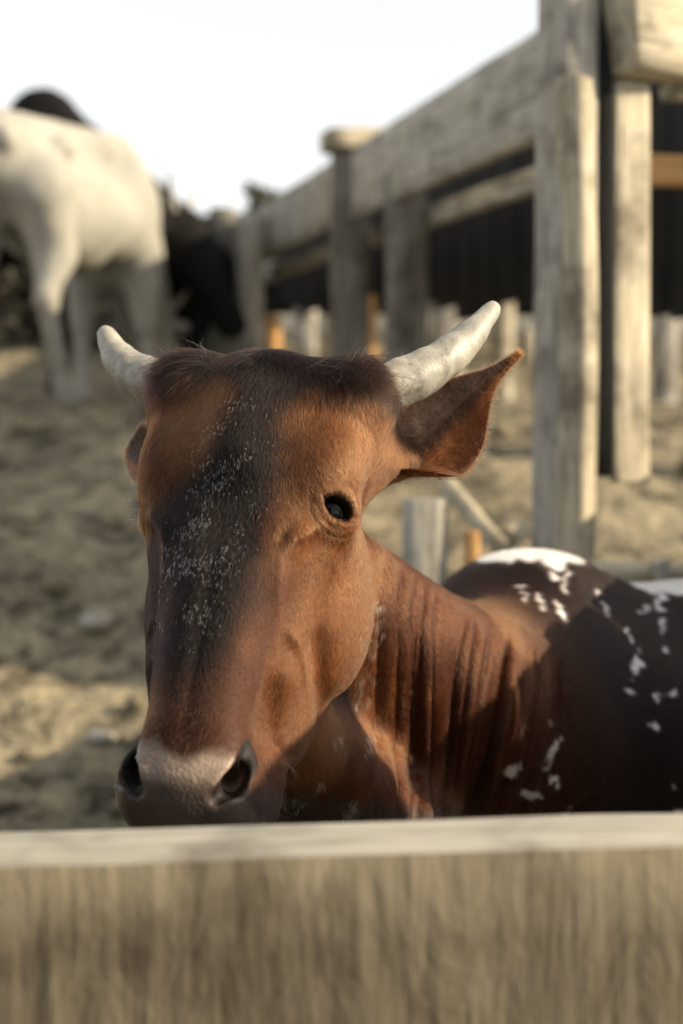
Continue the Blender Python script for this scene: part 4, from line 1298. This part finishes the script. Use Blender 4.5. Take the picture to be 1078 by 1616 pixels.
for x in (-.8, .6, 2.0, 3.4):
    timber('post', (x, 9.95, gz(x, 9.95) - .1), (x, 9.95, gz(x, 9.95) + .95), .12, .12, M['grey_wood'], root, 3, int(80 + x * 5), 8, .006)

def leaf_mass(name, label, boxes, n, mat, size):
    Vs = []
    for (x0, x1, y0, y1, z0, z1), k in boxes:
        c = np.stack([RNG.uniform(x0, x1, k), RNG.uniform(y0, y1, k), RNG.uniform(0, 1, k)], 1)
        top = z0 + (z1 - z0) * (.55 + .45 * fbm(np.stack([c[:, 0], c[:, 1] * 0, c[:, 0] * 0], 1), 1.5, 3, 4))
        c[:, 2] = z0 + (top - z0) * c[:, 2]
        a = RNG.normal(0, 1, (k, 3)); b = RNG.normal(0, 1, (k, 3))
        a /= np.linalg.norm(a, axis=1, keepdims=True); b -= a * (a * b).sum(1, keepdims=True); b /= np.linalg.norm(b, axis=1, keepdims=True)
        sz = RNG.uniform(.5, 1.3, (k, 1)) * size
        Vs.append(np.stack([c - a * sz, c + b * sz * .4, c + a * sz, c - b * sz * .4], 1).reshape(-1, 3))
    v = np.concatenate(Vs)
    o = mesh_obj(name, v, np.arange(len(v)).reshape(-1, 4), mat, None, False)
    return tag(o, label, kind='stuff')
leaf_mass('low_shrubs', 'low dusty shrubs far behind the white cow at left', [((-6, -.75, 10.2, 11.2, gz(0, 10.3), gz(0, 11) + .95), 16000)], 0, M['foliage_dusty'], .08)
leaf_mass('shrubbery', 'dark shrubs growing in shade behind the far fence', [((-.7, 5.5, 10.4, 11.4, gz(0, 10.5), gz(0, 11) + 1.25), 30000)], 0, M['foliage_dark'], .07)

# ------------------------------------------------------------------ timber lying and standing just behind the cow
post_thing('short_post', 'short grey post standing behind the neck under the ear', 668, 786, 3.0, .095, M['grey_wood'], 71, 5)
root = thing('leaning_pole', 'pale barkless pole leaning behind the neck and hump', 'pole', P(800, 880, 3.3))
timber('pole', P(700, 764, 3.5), P(835, 905, 3.15), .042, .042, M['pale_wood'], root, 2, 72, 14, .008)
post_thing('stake', 'small yellowish stake standing behind the hump', 746, 838, 3.2, .036, M['orange_wood'], 73, 3)
root = thing('cut_log', 'small pale sawn log end lying behind the hump', 'log', P(812, 842, 3.35))
timber('log', P(800, 850, 3.35), P(824, 838, 3.5), .05, .05, M['pale_wood'], root, 2.2, 74, 6, .003)
root = thing('low_rail', 'pale knotted pole rail running right behind the back of the bull', 'rail', P(1000, 905, 2.85))
timber('pole', P(900, 906, 2.9), P(1500, 900, 2.75), .05, .05, M['pale_wood'], root, 2, 75, 30, .008)
timber('binding', P(1040, 884, 2.82), P(1052, 930, 2.82), .035, .06, M['grey_wood'], root, 2.2, 76, 6, .006)
post_thing('crossed_stake', 'dark short stake tied under the pale rail at the right edge', 1030, 905, 2.9, .04, M['dark_wood'], 77, 2.4)
for i, (px, py, d, r, lab) in enumerate(((150, 990, 3.9, .06, 'flat pale stone lying on the bank left of the face'), (158, 1172, 3.35, .04, 'small pale stone low on the bank beside the muzzle'))):
    p = P(px, py, d)
    # rest it on the bank where the line of sight meets the ground
    for d2 in np.linspace(2.6, 6, 300):
        q = P(px, py, d2)
        if q.z < gz(q.x, q.y): break
    v, f = lump((q.x, q.y, gz(q.x, q.y) + .01), r, 90 + i, 7, .45)
    tag(mesh_obj('stone', v, f, M['stone']), lab, 'stone', 'pale stones on the bank')

root = thing('orange_rail', 'sunlit orange timber rail behind the hanging board at the right edge', 'rail', P(1040, 270, 3.9))
timber('rail', P(1000, 270, 3.5), P(1420, 272, 5.2), .05, .078, M['orange_wood'], root, 8, 78, 12, .003)
timber('post', P(1400, 240, 5.1), Vector((P(1400, 240, 5.1).x, P(1400, 240, 5.1).y, 0)), .1, .1, M['grey_wood'], root, 3, 79, 8, .004)
